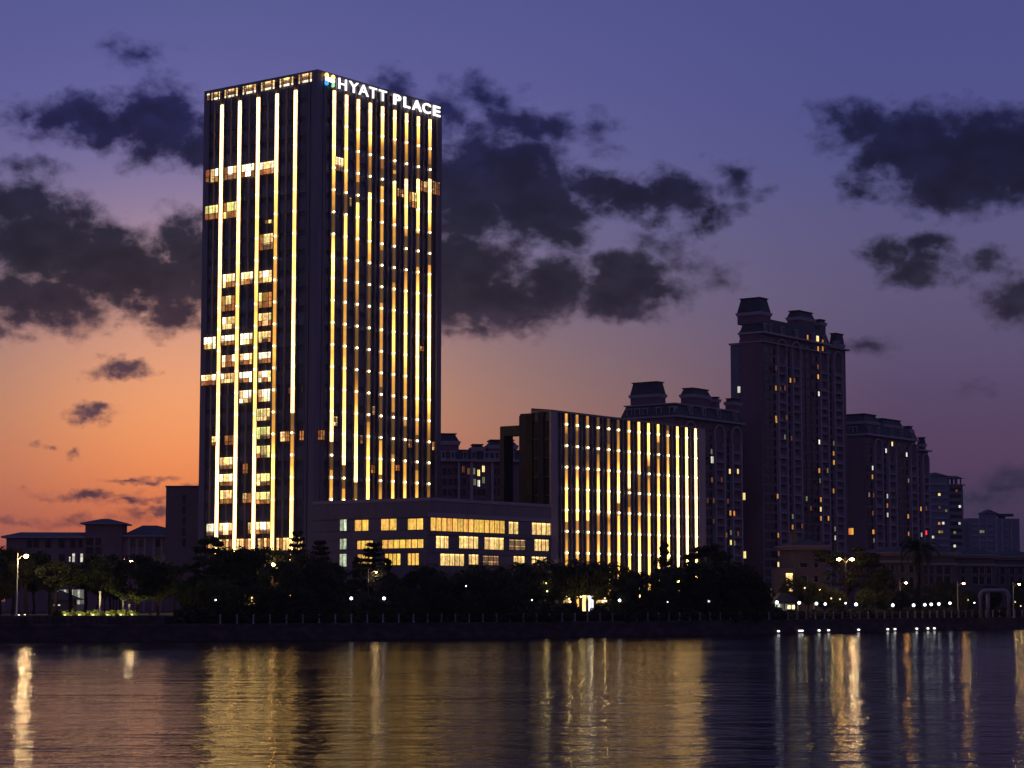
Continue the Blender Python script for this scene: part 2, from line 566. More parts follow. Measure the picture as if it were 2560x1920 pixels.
L(geo.outputs['Position'], nz.inputs['Vector'])
ma = N('ShaderNodeMath')
ma.operation = 'MULTIPLY_ADD'
ma.inputs[1].default_value = 0.16
ma.inputs[2].default_value = -0.08
L(nz.outputs['Fac'], ma.inputs[0])
ad = N('ShaderNodeMath')
ad.operation = 'ADD'
L(at.outputs['Fac'], ad.inputs[0])
L(ma.outputs[0], ad.inputs[1])
L(ad.outputs[0], cr.inputs[0])
b.inputs['Base Color'].default_value = (0.05, 0.045, 0.04, 1)
L(cr.outputs[0], b.inputs['Emission Color'])
b.inputs['Emission Strength'].default_value = 1.0
M['led'] = m

# river
m, nt, b = new_mat('river_water')
N = nt.nodes.new
L = nt.links.new
geo = N('ShaderNodeNewGeometry')
b.inputs['Base Color'].default_value = (0.010, 0.009, 0.012, 1)
b.inputs['IOR'].default_value = 1.1
b.inputs['Roughness'].default_value = 0.14


def wnoise(sx, sy, scale, detail, rough):
    mp = N('ShaderNodeMapping')
    mp.inputs['Scale'].default_value = (sx, sy, 1)
    L(geo.outputs['Position'], mp.inputs[0])
    n = N('ShaderNodeTexNoise')
    n.inputs['Scale'].default_value = scale
    n.inputs['Detail'].default_value = detail
    n.inputs['Roughness'].default_value = rough
    L(mp.outputs[0], n.inputs['Vector'])
    return n.outputs['Fac']


h1 = wnoise(0.42, 1.0, 0.30, 2, 0.5)
h2 = wnoise(0.5, 1.0, 1.3, 3, 0.6)
hs = N('ShaderNodeMath')
hs.operation = 'MULTIPLY_ADD'
hs.inputs[1].default_value = 0.26
L(h2, hs.inputs[0])
L(h1, hs.inputs[2])
bp = N('ShaderNodeBump')
bp.inputs['Strength'].default_value = 1.0
bp.inputs['Distance'].default_value = 0.31
L(hs.outputs[0], bp.inputs['Height'])
L(bp.outputs[0], b.inputs['Normal'])
calm = wnoise(0.25, 1.0, 0.03, 4, 0.6)
cm = N('ShaderNodeMapRange')
cm.inputs[1].default_value = 0.35
cm.inputs[2].default_value = 0.65
cm.inputs[3].default_value = 0.06
cm.inputs[4].default_value = 0.17
L(calm, cm.inputs[0])
L(cm.outputs[0], b.inputs['Roughness'])
M['water'] = m


# ------------------------------------------------------------------ object helpers
_cubes = {}


def unit_cube(mat):
    if mat not in _cubes:
        me = bpy.data.meshes.new('unit_box_' + mat)
        v = [(x, y, z) for z in (0, 1) for y in (0, 1) for x in (0, 1)]
        f = [(0, 2, 3, 1), (4, 5, 7, 6), (0, 1, 5, 4), (2, 6, 7, 3), (0, 4, 6, 2), (1, 3, 7, 5)]
        me.from_pydata(v, [], f)
        me.materials.append(M[mat])
        _cubes[mat] = me
    return _cubes[mat]


def box(name, parent, mat, x0, x1, y0, y1, z0, z1):
    o = bpy.data.objects.new(name, unit_cube(mat))
    col.objects.link(o)
    o.parent = parent
    o.location = (min(x0, x1), min(y0, y1), min(z0, z1))
    o.scale = (max(abs(x1 - x0), 1e-3), max(abs(y1 - y0), 1e-3), max(abs(z1 - z0), 1e-3))
    return o


class MB:
    def __init__(self):
        self.v = []
        self.f = []

    def box(self, x0, x1, y0, y1, z0, z1):
        n = len(self.v)
        self.v += [(x, y, z) for z in (z0, z1) for y in (y0, y1) for x in (x0, x1)]
        self.f += [tuple(n + i for i in q) for q in
                   ((0, 2, 3, 1), (4, 5, 7, 6), (0, 1, 5, 4), (2, 6, 7, 3), (0, 4, 6, 2), (1, 3, 7, 5))]
        return self

    def frustum(self, x0, x1, y0, y1, z0, X0, X1, Y0, Y1, z1):
        n = len(self.v)
        self.v += [(x0, y0, z0), (x1, y0, z0), (x1, y1, z0), (x0, y1, z0), (X0, Y0, z1), (X1, Y0, z1), (X1, Y1, z1), (X0, Y1, z1)]
        self.f += [tuple(n + i for i in q) for q in
                   ((3, 2, 1, 0), (4, 5, 6, 7), (0, 1, 5, 4), (1, 2, 6, 5), (2, 3, 7, 6), (3, 0, 4, 7))]
        return self

    def tube(self, pts, radii, seg=8, caps=True):
        pts = [Vector(p) for p in pts]
        n0 = len(self.v)
        for i, p in enumerate(pts):
            t = (pts[min(i + 1, len(pts) - 1)] - pts[max(i - 1, 0)]).normalized()
            a = t.cross(Vector((0, 0, 1)))
            if a.length < 1e-3:
                a = Vector((1, 0, 0))
            a.normalize()
            bb = t.cross(a)
            r = radii[i] if isinstance(radii, (list, tuple)) else radii
            for k in range(seg):
                an = 2 * math.pi * k / seg
                self.v.append(tuple(p + (a * math.cos(an) + bb * math.sin(an)) * r))
        for i in range(len(pts) - 1):
            for k in range(seg):
                k2 = (k + 1) % seg
                self.f.append((n0 + i * seg + k, n0 + i * seg + k2, n0 + (i + 1) * seg + k2, n0 + (i + 1) * seg + k))
        if caps:
            self.f.append(tuple(n0 + k for k in range(seg))[::-1])
            self.f.append(tuple(n0 + (len(pts) - 1) * seg + k for k in range(seg)))
        return self

    def ball(self, c, r, seg=10, rings=6, sz=1.0):
        n0 = len(self.v)
        for i in range(rings + 1):
            th = math.pi * i / rings
            for k in range(seg):
                ph = 2 * math.pi * k / seg
                self.v.append((c[0] + r * math.sin(th) * math.cos(ph), c[1] + r * math.sin(th) * math.sin(ph), c[2] + r * sz * math.cos(th)))
        for i in range(rings):
            for k in range(seg):
                k2 = (k + 1) % seg
                self.f.append((n0 + i * seg + k, n0 + (i + 1) * seg + k, n0 + (i + 1) * seg + k2, n0 + i * seg + k2))
        return self

    def mesh(self, name, mat, smooth=False):
        me = bpy.data.meshes.new(name)
        me.from_pydata(self.v, [], self.f)
        me.materials.append(M[mat])
        if smooth:
            me.polygons.foreach_set('use_smooth', [True] * len(me.polygons))
        me.update()
        return me

    def build(self, name, mat, parent=None, smooth=False):
        o = bpy.data.objects.new(name, self.mesh(name, mat, smooth))
        col.objects.link(o)
        o.parent = parent
        return o


def link(name, me, parent=None):
    o = bpy.data.objects.new(name, me)
    col.objects.link(o)
    o.parent = parent
    return o


def tag(o, label=None, cat=None, group=None, kind=None):
    if label:
        o['label'] = label
    if cat:
        o['category'] = cat
    if group:
        o['group'] = group
    if kind:
        o['kind'] = kind
    return o


def empty(name, loc, rz=0.0):
    o = bpy.data.objects.new(name, None)
    col.objects.link(o)
    o.location = loc
    o.rotation_euler = (0, 0, rz)
    o.empty_display_size = 0.5
    return o


def copy_tree(o, parent=None):
    c = o.copy()
    col.objects.link(c)
    c.parent = parent
    for ch in list(o.children):
        copy_tree(ch, c)
    return c


GZ = 2.45             # quay level above the river
TH = R(53.2)          # bearing of the hotel's long fronts


class Frame:
    """vertical building corner seen at photo column px, standing at depth Y; local x runs along the right front, y along the left front"""

    def __init__(self, px, Y, th=TH, gz=GZ, py=HZ):
        p = at_depth(px, py, Y)
        self.o = (p.x, Y)
        self.th = th
        self.ex = (math.cos(th), math.sin(th))
        self.ey = (-math.sin(th), math.cos(th))
        self.gz = gz

    def root(self, name):
        return empty(name, (self.o[0], self.o[1], self.gz), self.th)

    def _dot(self, a, e):
        return a[0] * e[0] + a[1] * e[1]

    def right(self, px, py, c=0.0):
        """photo pixel on the plane local y = c  ->  (x, z)"""
        r = ray(px, py)
        s = (c + self._dot(self.o, self.ey)) / self._dot(r, self.ey)
        return s * self._dot(r, self.ex) - self._dot(self.o, self.ex), CAMZ + s * r[2] - self.gz

    def left(self, px, py, c=0.0):
        """photo pixel on the plane local x = c  ->  (y, z)"""
        r = ray(px, py)
        s = (c + self._dot(self.o, self.ex)) / self._dot(r, self.ex)
        return s * self._dot(r, self.ey) - self._dot(self.o, self.ey), CAMZ + s * r[2] - self.gz


# ------------------------------------------------------------------ river, ground, quay
shore_px = [(-700, 1611), (-300, 1608), (0, 1605.5), (600, 1601), (1000, 1597.5), (1300, 1594), (1600, 1590), (1900, 1585),
            (2200, 1579.5), (2500, 1573), (2800, 1568), (3300, 1562)]
shore = [on_level(x, y, 0.0) for x, y in shore_px]

o = MB()
o.v = [(-2900, -400, 0), (2900, -400, 0), (2900, 2500, 0), (-2900, 2500, 0)]
o.f = [(0, 1, 2, 3)]
tag(o.build('water', 'water'), kind='structure')

o = MB()
n = len(shore)
o.v = [(-2900, shore[0].y + 1.2, GZ)] + [(p.x, p.y + 1.2, GZ) for p in shore] + [(2900, shore[-1].y + 1.2, GZ), (2900, 2900, GZ), (-2900, 2900, GZ)]
o.f = [tuple(range(len(o.v)))]
tag(o.build('ground', 'ground'), kind='structure')


def shore_at(px, back=0.0, z=GZ):
    for (a, b, pa, pb) in zip(shore_px, shore_px[1:], shore, shore[1:]):
        if a[0] <= px <= b[0]:
            t = (px - a[0]) / (b[0] - a[0])
            p = pa.lerp(pb, t)
            break
    k = (p.y + back) / p.y
    return Vector((p.x * k, p.y + back, z))


# quay wall: stone courses, one block row at a time along the shore
qroot = empty('quay_wall', (0, 0, 0))
tag(qroot, 'long low dark stone quay wall rising from the river along the whole bank', 'wall')
o = MB()
for a, b2 in zip(shore, shore[1:]):
    pass
vs = []
fs = []
ext = [Vector((-2900, shore[0].y, 0))] + shore + [Vector((2900, shore[-1].y, 0))]
PROF = [(0.0, -1.0), (0.05, .45), (.25, .47), (.3, .95), (.5, .97), (.55, 1.5), (.75, 1.52), (.8, GZ - .3), (.8, GZ + .02), (1.6, GZ + .02), (1.6, GZ - .5)]
NP = len(PROF)
for p in ext:
    vs += [(p.x, p.y + a_, z_) for a_, z_ in PROF]
for i in range(len(ext) - 1):
    for k in range(NP - 1):
        fs.append((i * NP + k, (i + 1) * NP + k, (i + 1) * NP + k + 1, i * NP + k + 1))
o.v, o.f = vs, fs
o.build('wall_face', 'quay', qroot)
cop = MB()
d_acc = 0.0
# coping stones with joints
pts = [shore_at(x, 0.0, 0) for x in range(-300, 2800, 4)]
seg_start = pts[0]
idx = 0
for p in pts[1:]:
    if (p - seg_start).length > 3.4:
        a, b2 = seg_start, p
        dv = (b2 - a).normalized()
        nv = Vector((-dv.y, dv.x, 0))
        a2 = a + dv * 0.04
        b3 = b2 - dv * 0.04
        q = MB()
        lo, hi = GZ - 0.26 + random.uniform(-.02, .02), GZ + 0.16 + random.uniform(-.02, .02)
        c = [a2 + nv * 0.62, b3 + nv * 0.62, b3 + nv * 1.7, a2 + nv * 1.7]
        q.v = [(w.x, w.y, lo) for w in c] + [(w.x, w.y, hi) for w in c]
        q.f = [(3, 2, 1, 0), (4, 5, 6, 7), (0, 1, 5, 4), (1, 2, 6, 5), (2, 3, 7, 6), (3, 0, 4, 7)]
        q.build('coping_stone', 'quay', qroot)
        seg_start = p

# railing posts
rroot = empty('river_railing', (0, 0, 0))
tag(rroot, 'row of stone railing posts with a thin rail along the quay edge', 'railing')
post_me = MB().box(-.17, .17, -.17, .17, 0, .25).box(-.11, .11, -.11, .11, .25, 1.25).box(-.15, .15, -.15, .15, 1.25, 1.45).mesh('post', 'rail')
last = None
posts = []
for x in np.arange(548, 2620, 1.5):
    p = shore_at(float(x), 1.25, GZ + 0.12)
    if last is None or (p - last).length > 2.65:
        last = p
        posts.append(p)
for p in posts:
    q = link('post', post_me, rroot)
    q.location = p
rl = MB()
for a, b2 in zip(posts, posts[1:]):
    for z, r in ((1.12, .03), (0.62, .025)):
        rl.tube([a + Vector((0, 0, z)), b2 + Vector((0, 0, z))], r, 4, False)
rl.build('rail', 'frame', rroot)

# raised riverside park on the left
TZ = 3.75
tb = [shore_at(-690, 2.2), shore_at(-300, 2.2), shore_at(0, 2.2), shore_at(300, 2.2), shore_at(470, 4.0)]
o = MB()
far = [at_depth(560, HZ, 470), at_depth(-900, HZ, 470)]
base = [(p.x, p.y) for p in tb] + [(p.x, p.y) for p in far]
nb = len(base)
o.v = [(x, y, GZ - 0.1) for x, y in base] + [(x, y, TZ) for x, y in base]
o.f = [tuple(range(nb, 2 * nb))] + [(i, (i + 1) % nb, nb + (i + 1) % nb, nb + i) for i in range(nb)]
tag(o.build('park_terrace', 'ground'), kind='structure')
# paved path on it
o = MB()
pp = [at_depth(-600, HZ, 352), at_depth(60, HZ, 352), at_depth(330, HZ, 372), at_depth(540, HZ, 385), at_depth(545, HZ, 402), at_depth(330, HZ, 392), at_depth(60, HZ, 378), at_depth(-600, HZ, 378)]
o.v = [(p.x, p.y, TZ + 0.02) for p in pp]
o.f = [tuple(range(len(pp)))]
tag(o.build('park_path', 'paving'), kind='structure')
# low parapet of dark panels in front of the terrace
proot = empty('parapet_wall', (0, 0, 0))
tag(proot, 'low dark panelled parapet wall in front of the lit riverside park', 'wall')
prev = None
for x in np.arange(-60, 400, 15.5):
    a = shore_at(float(x), 1.9, GZ)
    b2 = shore_at(float(x) + 14.2, 1.9, GZ)
    q = MB()
    q.v = [(a.x, a.y, GZ), (b2.x, b2.y, GZ), (b2.x, b2.y + .22, GZ), (a.x, a.y + .22, GZ), (a.x, a.y, TZ + .1), (b2.x, b2.y, TZ + .1), (b2.x, b2.y + .22, TZ + .1), (a.x, a.y + .22, TZ + .1)]
    q.f = [(3, 2, 1, 0), (4, 5, 6, 7), (0, 1, 5, 4), (1, 2, 6, 5), (2, 3, 7, 6), (3, 0, 4, 7)]
    q.build('panel', 'quay', proot)


# ------------------------------------------------------------------ hotel
def strip(parent, plane, t, width, keys, lamps_z, out=0.0, lamp_off=0.0):
    """one facade light strip: a shallow LED-lit channel; keys = [(z, level)], top to bottom"""
    keys = sorted(keys)
    dep = 0.22
    v, f, lv = [], [], []
    h = width / 2
    for z, l in keys:
        prof = [(t - h, 0.0), (t - h, -dep), (t + h, -dep), (t + h, 0.0)]
        for a, b_ in prof:
            v.append((a, b_ - out, z) if plane == 'y' else (b_ - out, a, z))
            lv.append(l)
    for i in range(len(keys) - 1):
        for k in range(3):
            q = (i * 4 + k, i * 4 + k + 1, i * 4 + 4 + k + 1, i * 4 + 4 + k)
            f.append(q)
    f.append((0, 3, 2, 1))
    e = (len(keys) - 1) * 4
    f.append((e, e + 1, e + 2, e + 3))
    me = bpy.data.meshes.new('light_strip')
    me.from_pydata(v, [], f)
    me.materials.append(M['led'])
    a = me.attributes.new('level', 'FLOAT', 'POINT')
    a.data.foreach_set('value', lv)
    o = link('light_strip', me, parent)
    for z in lamps_z:
        q = link('lamp', LAMP_ME, o)
        q.location = (t + lamp_off, -dep - out - 0.12, z) if plane == 'y' else (-dep - out - 0.12, t + lamp_off, z)
    return o


LAMP_ME = MB().ball((0, 0, 0), 0.24, 8, 6, 1.0).mesh('lamp', 'lamp_dot')


def lit_window(parent, plane, t0, t1, z0, z1, mat, cols=3, rows=((0, .42), (.42, 1)), out=0.0, mats=None, depth=0.25, pick=None):
    """window set in a front: dark frame with bars, each lit pane a piece of its own set behind the bars"""
    if t1 < t0:
        t0, t1 = t1, t0
    fr = MB()

    def bx(mb, a0, a1, n0, n1, c0, c1):
        if plane == 'y':
            mb.box(a0, a1, -out - n1, -out - n0, c0, c1)
        else:
            mb.box(-out - n1, -out - n0, a0, a1, c0, c1)
    bw = 0.09
    cuts = cols if isinstance(cols, (list, tuple)) else [i / cols for i in range(cols + 1)]
    ts = [t0 + (t1 - t0) * c for c in cuts]
    for t in ts:
        bx(fr, t - bw / 2, t + bw / 2, 0.02, 0.16, z0, z1)
    zs = sorted(set([r[0] for r in rows] + [r[1] for r in rows]))
    for r in zs:
        z = z0 + (z1 - z0) * r
        bx(fr, t0 + 0.002, t1 - 0.002, 0.03, 0.14, z - bw / 2, z + bw / 2)
    w = fr.build('window', 'frame', parent)
    for i in range(len(ts) - 1):
        for (ra, rb) in rows:
            mm = random.choice(mats) if mats else mat
            if mats and len(rows) == 2 and ra == 0 and mm != 'win_orange':
                mm = random.choice(['win_warm', 'win_orange', 'win_orange', 'win_dim', mm])
            if pick:
                mm = pick(i, ra)
            a0, a1 = ts[i] + bw / 2, ts[i + 1] - bw / 2
            c0, c1 = z0 + (z1 - z0) * ra + bw / 2, z0 + (z1 - z0) * rb - bw / 2
            if plane == 'y':
                box('pane', w, mm, a0, a1, -out - 0.06, -out + 0.0, c0, c1)
            else:
                box('pane', w, mm, -out - 0.06, -out + 0.0, a0, a1, c0, c1)
    return w


FT = Frame(793.8, 400, py=173)
tower = FT.root('hotel_tower')
tag(tower, 'tall dark hotel tower with long golden vertical light strips on two fronts', 'building')
HT = FT.right(793.8, 173)[1]
WT = FT.right(1104, 262.9)[0]
LT = FT.left(511.7, 228.4)[0]
box('core', tower, 'spandrel', 0.35, WT, 0.35, LT, 0, HT - 0.6)
# parapet and roof
MB().box(0, WT + .1, 0, .34, HT - 1.0, HT).box(0, .34, .34, LT + .1, HT - 1.0, HT).box(WT - .3, WT + .1, .34, LT + .1, HT - 1.0, HT).box(.34, WT - .3, LT - .3, LT + .1, HT - 1.0, HT).build('parapet', 'clad', tower)
# corner columns
for (x0, x1, y0, y1) in ((-.06, 1.5, -.06, 1.5), (WT - 1.3, WT + .06, -.06, 1.0), (-.06, 1.0, LT - 1.3, LT + .06)):
    box('corner_column', tower, 'clad', x0, x1, y0, y1, 0, HT - 1.003)
for t in (1.75, 2.15):
    box('mullion', tower, 'clad_pale', t, t + .18, -.10, .3, 0, HT - 1.01)
    box('mullion', tower, 'clad_pale', -.10, .3, t, t + .18, 0, HT - 1.01)

lx = [(556.3, 263.3), (600.9, 253.7), (647.2, 244.8), (693.8, 235.6), (740.3, 226.7)]
rx = [(835, 227), (865.5, 237), (895, 248), (925, 257), (955.5, 266), (986, 275), (1015.5, 283), (1045, 291), (1074, 298.5)]
LTs = [FT.left(px, py)[0] for px, py in lx]
RTs = [FT.right(px, py)[0] for px, py in rx]
dots = [FT.right(828, 252.5 + 55.35 * k)[1] for k in range(19)]

left_keys = [
    [(263, 1), (420, .95), (700, .85), (850, .72), (1000, .8), (1150, .95), (1420, 1.0)],
    [(253, 1), (430, .92), (640, .8), (760, .62), (900, .75), (1050, .8), (1180, .95), (1420, .95)],
    [(244, 1), (440, .9), (560, .7), (690, .78), (760, .55), (900, .72), (1030, .7), (1150, .9), (1420, .95)],
    [(235, 1), (430, .85), (520, .6), (640, .5), (760, .45), (890, .55), (930, .42), (1020, .38), (1080, .45), (1160, .75), (1230, .7), (1420, .9)],
    [(226, 1), (430, .8), (560, .7), (650, .75), (900, .9), (1000, .85), (1031, .85), (1033, .2), (1085, .22), (1087, .4), (1130, .45), (1185, .6), (1240, .8), (1420, .9)],
]
right_keys = [
    [(227, 1), (380, .9), (470, .55), (525, .4), (527, .1), (584, .1), (586, .6), (650, .95), (720, .8), (800, .65), (860, .6), (1000, .85), (1104, 1), (1106, .1), (1174, .1), (1176, .45), (1250, .6)],
    [(238, 1), (330, .8), (400, .75), (480, .5), (490, .12), (537, .12), (539, .7), (600, .8), (650, .6), (720, .45), (850, .5), (980, .8), (1162, 1), (1164, .15), (1221, .15), (1223, .5), (1250, .6)],
    [(249, 1), (330, .8), (370, .5), (455, .48), (457, .12), (506, .12), (508, .8), (600, .6), (650, .45), (700, .5), (730, .4), (780, .22), (850, .16), (920, .2), (980, .5), (1100, .9), (1205, 1), (1207, .15), (1250, .25)],
    [(258, 1), (350, .8), (380, .45), (436, .3), (438, .1), (481, .1), (483, .9), (560, .8), (660, .5), (662, .12), (1054, .12), (1056, .4), (1120, .7), (1238, .9)],
    [(267, 1), (340, .8), (370, .4), (421, .25), (423, .08), (465, .08), (467, .6), (540, .5), (580, .5), (625, .4), (627, .1), (757, .1), (759, .5), (850, .45), (967, .4), (969, .1), (1100, .1), (1103, .5), (1186, .8), (1188, .2), (1240, .5)],
    [(276, 1), (340, .8), (365, .4), (412, .3), (414, .1), (425, .1), (427, .5), (434, .5), (436, .1), (453, .1), (455, .9), (540, .7), (560, .5), (612, .4), (614, .1), (706, .1), (708, .4), (770, .6), (850, .8), (960, .5), (1030, .4), (1032, .1), (1135, .12), (1137, .4), (1240, .7)],
    [(284, 1), (330, .7), (370, .5), (412, .3), (414, .1), (447, .1), (449, 1), (520, .8), (560, .7), (590, .4), (592, .1), (679, .1), (681, .4), (760, .8), (880, .85), (930, .6), (1065, .4), (1067, .1), (1155, .1), (1157, .5), (1240, .7)],
    [(292, 1), (340, .7), (370, .45), (415, .2), (417, .1), (447, .1), (449, 1), (560, .8), (583, .6), (585, .1), (667, .1), (669, .5), (760, .85), (850, 1), (980, .8), (1087, .4), (1089, .1), (1175, .1), (1177, .4), (1240, .6)],
    [(299, 1), (350, .7), (380, .5), (410, .3), (412, .1), (447, .1), (449, 1), (540, .85), (582, .5), (584, .1), (662, .1), (664, .5), (740, .9), (800, 1), (950, 1), (1040, .6), (1100, .3), (1104, .1), (1200, .12), (1240, .3)],
]
for (px, py), t, keys in zip(lx, LTs, left_keys):
    ks = [(FT.left(px, y)[1], l) for y, l in keys]
    ks.append((1.2, keys[-1][1]))
    zt = ks[0][0]
    strip(tower, 'x', t, 0.64, ks, [z for z in dots if z < zt - 1], 0.0, -0.1)
    box('strip_housing', tower, 'clad_pale', -.12, .3, t - .62, t - .40, 0, HT - 1.01)
    box('strip_housing', tower, 'clad_pale', -.12, .3, t + .40, t + .62, 0, HT - 1.01)
for (px, py), t, keys in zip(rx, RTs, right_keys):
    ks = [(FT.right(px, y)[1], l * .88) for y, l in keys]
    zt = ks[0][0]
    ks.append((ks[-1][0] - 6, keys[-1][1] * .88))
    strip(tower, 'y', t, 0.60, ks, [z for z in dots if z < zt - 1], 0.0, -0.15)
    box('strip_housing', tower, 'clad_pale', t - .66, t - .44, -.12, .3, 0, HT - 1.01)
    box('strip_housing', tower, 'clad_pale', t + .44, t + .66, -.12, .3, 0, HT - 1.01)

# lit rooms on the left front: (x0, y0, x1, y1 in photo pixels, kind)
LW = []


def lw(z, x0, y0, x1, y1, mats, cols=3, rows=((0, .42), (.42, 1))):
    s, ox, oy = z
    LW.append((ox + x0 / s, oy + y0 / s, ox + x1 / s, oy + y1 / s, mats, cols, rows))


Z1 = (4.147, 490, 150)
Z3 = (4.147, 490, 550)
Z4 = (3.686, 490, 950)
WW = ['win_warm', 'win_white', 'win_white', 'win_orange']
WY = ['win_warm', 'win_white', 'win_green']
OO = ['win_orange', 'win_orange', 'win_warm']
GR = ['win_green', 'win_warm', 'win_green']
two = ((0, .42), (.42, 1))
one = ((0, 1),)
for (a, b_, c, d_) in ((120, 350, 152, 425), (168, 335, 258, 415), (303, 300, 443, 388), (490, 262, 632, 352), (680, 222, 825, 315), (873, 185, 1018, 275), (1068, 142, 1212, 238)):
    lw(Z1, a, b_, c, d_, ['win_warm', 'win_white', 'win_dim', 'win_orange'], 'roof' if c - a > 60 else 1, ((0, .3), (.3, .74), (.74, 1)))
lw(Z1, 105, 1140, 148, 1270, ['win_orange'], 1, two)
lw(Z1, 158, 1130, 240, 1268, WW, 2, two)
lw(Z1, 298, 1105, 428, 1240, WW, [0, .3, .75, 1], two)
lw(Z1, 480, 1080, 612, 1210, WW, [0, .3, .75, 1], two)
lw(Z1, 668, 1055, 815, 1185, WY, [0, .25, .8, 1], two)
lw(Z1, 100, 1510, 235, 1655, ['win_green', 'win_orange', 'win_warm'], [0, .3, .8, 1], two)
lw(Z1, 290, 1475, 428, 1640, ['win_green', 'win_orange', 'win_warm'], [0, .25, .8, 1], two)
lw(Z3, 722, 0, 792, 38, ['win_orange', 'win_warm'], 2, one)
lw(Z3, 662, 145, 806, 310, ['win_warm', 'win_orange', 'win_green'], [0, .3, .8, 1], two)
for (a, b_, c, d_, mm) in ((285, 560, 412, 700, WW), (472, 540, 600, 668, ['win_white', 'win_warm']), (660, 525, 795, 650, ['win_white', 'win_warm']),
                           (275, 785, 410, 945, ['win_green', 'win_orange', 'win_orange']), (655, 750, 795, 910, ['win_green', 'win_orange', 'win_orange']),
                           (280, 1005, 412, 1132, WW), (655, 965, 790, 1098, ['win_green', 'win_warm', 'win_orange']),
                           (88, 1215, 215, 1340, WW), (262, 1195, 408, 1300, ['win_white', 'win_warm']), (465, 1175, 595, 1290, ['win_white', 'win_warm']), (655, 1155, 785, 1270, ['win_white', 'win_warm']),
                           (275, 1400, 410, 1525, WW), (460, 1385, 592, 1500, ['win_white', 'win_warm']), (655, 1370, 785, 1485, ['win_white', 'win_warm']),
                           (60, 1605, 212, 1715, WW), (262, 1590, 402, 1690, ['win_white', 'win_warm']), (455, 1575, 590, 1685, ['win_white', 'win_warm']), (650, 1565, 785, 1680, ['win_white', 'win_warm'])):
    lw(Z3, a, b_, c, d_, mm, [0, .28, .75, 1], two)
for (a, b_, c, d_, mm) in ((405, 95, 520, 212, ['win_white', 'win_warm']), (575, 85, 692, 200, ['win_white', 'win_warm']),
                           (562, 263, 690, 375, GR), (560, 433, 690, 543, GR), (560, 605, 690, 717, GR), (562, 862, 690, 973, GR), (555, 1032, 690, 1142, GR),
                           (150, 520, 195, 605, OO), (268, 510, 350, 600, OO), (782, 475, 870, 567, OO), (960, 468, 1002, 556, ['win_orange']), (1128, 462, 1176, 552, ['win_orange']),
                           (218, 712, 345, 822, ['win_warm', 'win_white', 'win_warm']), (218, 866, 345, 977, ['win_warm', 'win_white']), (228, 1016, 342, 1140, ['win_warm', 'win_orange']),
                           (435, 770, 486, 862, OO), (435, 1042, 515, 1132, OO),
                           (102, 1325, 172, 1435, ['win_warm', 'win_white']), (215, 1318, 340, 1428, ['win_warm', 'win_white']), (484, 1312, 520, 1420, ['win_warm']), (555, 1308, 690, 1418, ['win_warm', 'win_white']),
                           (855, 70, 875, 125, ['win_orange']), (975, 65, 990, 120, ['win_dim'])):
    lw(Z4, a, b_, c, d_, mm, [0, .3, .75, 1] if c - a > 90 else 2, ((0, .35), (.35, 1)))
for (a, b_, c, d_) in ((100, 1476, 172, 1560), (215, 1468, 342, 1570), (376, 1462, 516, 1570), (575, 1458, 690, 1570), (745, 1454, 866, 1570), (900, 1450, 990, 1570)):
    lw(Z4, a, b_, c, d_, ['win_pale', 'win_warm', 'win_orange'], 4, one)

occ = []
for (x0, y0, x1, y1, mats, cols, rows) in LW:
    ym = (y0 + y1) / 2
    t1, t0 = FT.left(x0, ym)[0], FT.left(x1, ym)[0]
    xm = (x0 + x1) / 2
    zt, zb = FT.left(xm, y0)[1], FT.left(xm, y1)[1]
    dz = abs(FT.left(x0, y0)[1] - FT.left(x1, y0)[1]) * 0
    z_hi, z_lo = zt - dz, zb + dz
    # flip columns so that they read left to right in the photo
    if cols == 'roof':
        lit_window(tower, 'x', t0, t1, z_lo, z_hi, mats[0], [0, .16, .26, .72, .86, 1], rows, 0.1, mats, pick=lambda i, ra: 'win_dim' if (i in (1, 3) or (ra == .3 and i == 2)) else ('win_warm' if ra else 'win_white'))
        occ.append(('x', t0, t1, z_lo, z_hi))
        continue
    cc = cols if not isinstance(cols, list) else [1 - c for c in cols][::-1]
    lit_window(tower, 'x', t0, t1, z_lo, z_hi, mats[0], cc, rows, 0.1, mats)
    occ.append(('x', t0, t1, z_lo, z_hi))
RW = [((273, 1010, 362, 1155), (4.147, 770, 150), ['win_white', 'win_warm'], 3), ((1158, 1258, 1232, 1368), (4.147, 770, 150), ['win_orange', 'win_warm'], 4),
      ((1282, 1262, 1360, 1398), (4.147, 770, 150), ['win_orange', 'win_dim'], 4), ((918, 1338, 985, 1420), (4.147, 770, 150), ['win_dim', 'win_orange'], 3),
      ((1040, 1372, 1122, 1532), (4.147, 770, 150), ['win_orange', 'win_warm'], 3),
      ((100, 868, 152, 966), (3.858, 770, 850), ['win_orange'], 2), ((1070, 60, 1112, 112), (3.858, 770, 850), ['win_orange'], 2), ((612, 640, 642, 725), (3.858, 770, 850), ['win_dim'], 1),
      ((240, 738, 278, 830), (3.858, 770, 850), ['win_dim'], 2), ((1190, 982, 1220, 1064), (3.858, 770, 850), ['win_orange', 'win_dim'], 2), ((600, 1205, 640, 1285), (3.858, 770, 850), ['win_orange'], 2),
      ((835, 1205, 880, 1262), (3.858, 770, 850), ['win_orange'], 2), ((960, 960, 996, 1040), (3.858, 770, 850), ['win_dim'], 2), ((495, 920, 522, 1000), (3.858, 770, 850), ['win_dim'], 1),
      ((1150, 1598, 1195, 1650), (4.147, 770, 480), ['win_dim', 'win_orange'], 2), ((420, 60, 445, 150), (4.147, 770, 480), ['win_dim'], 1)]
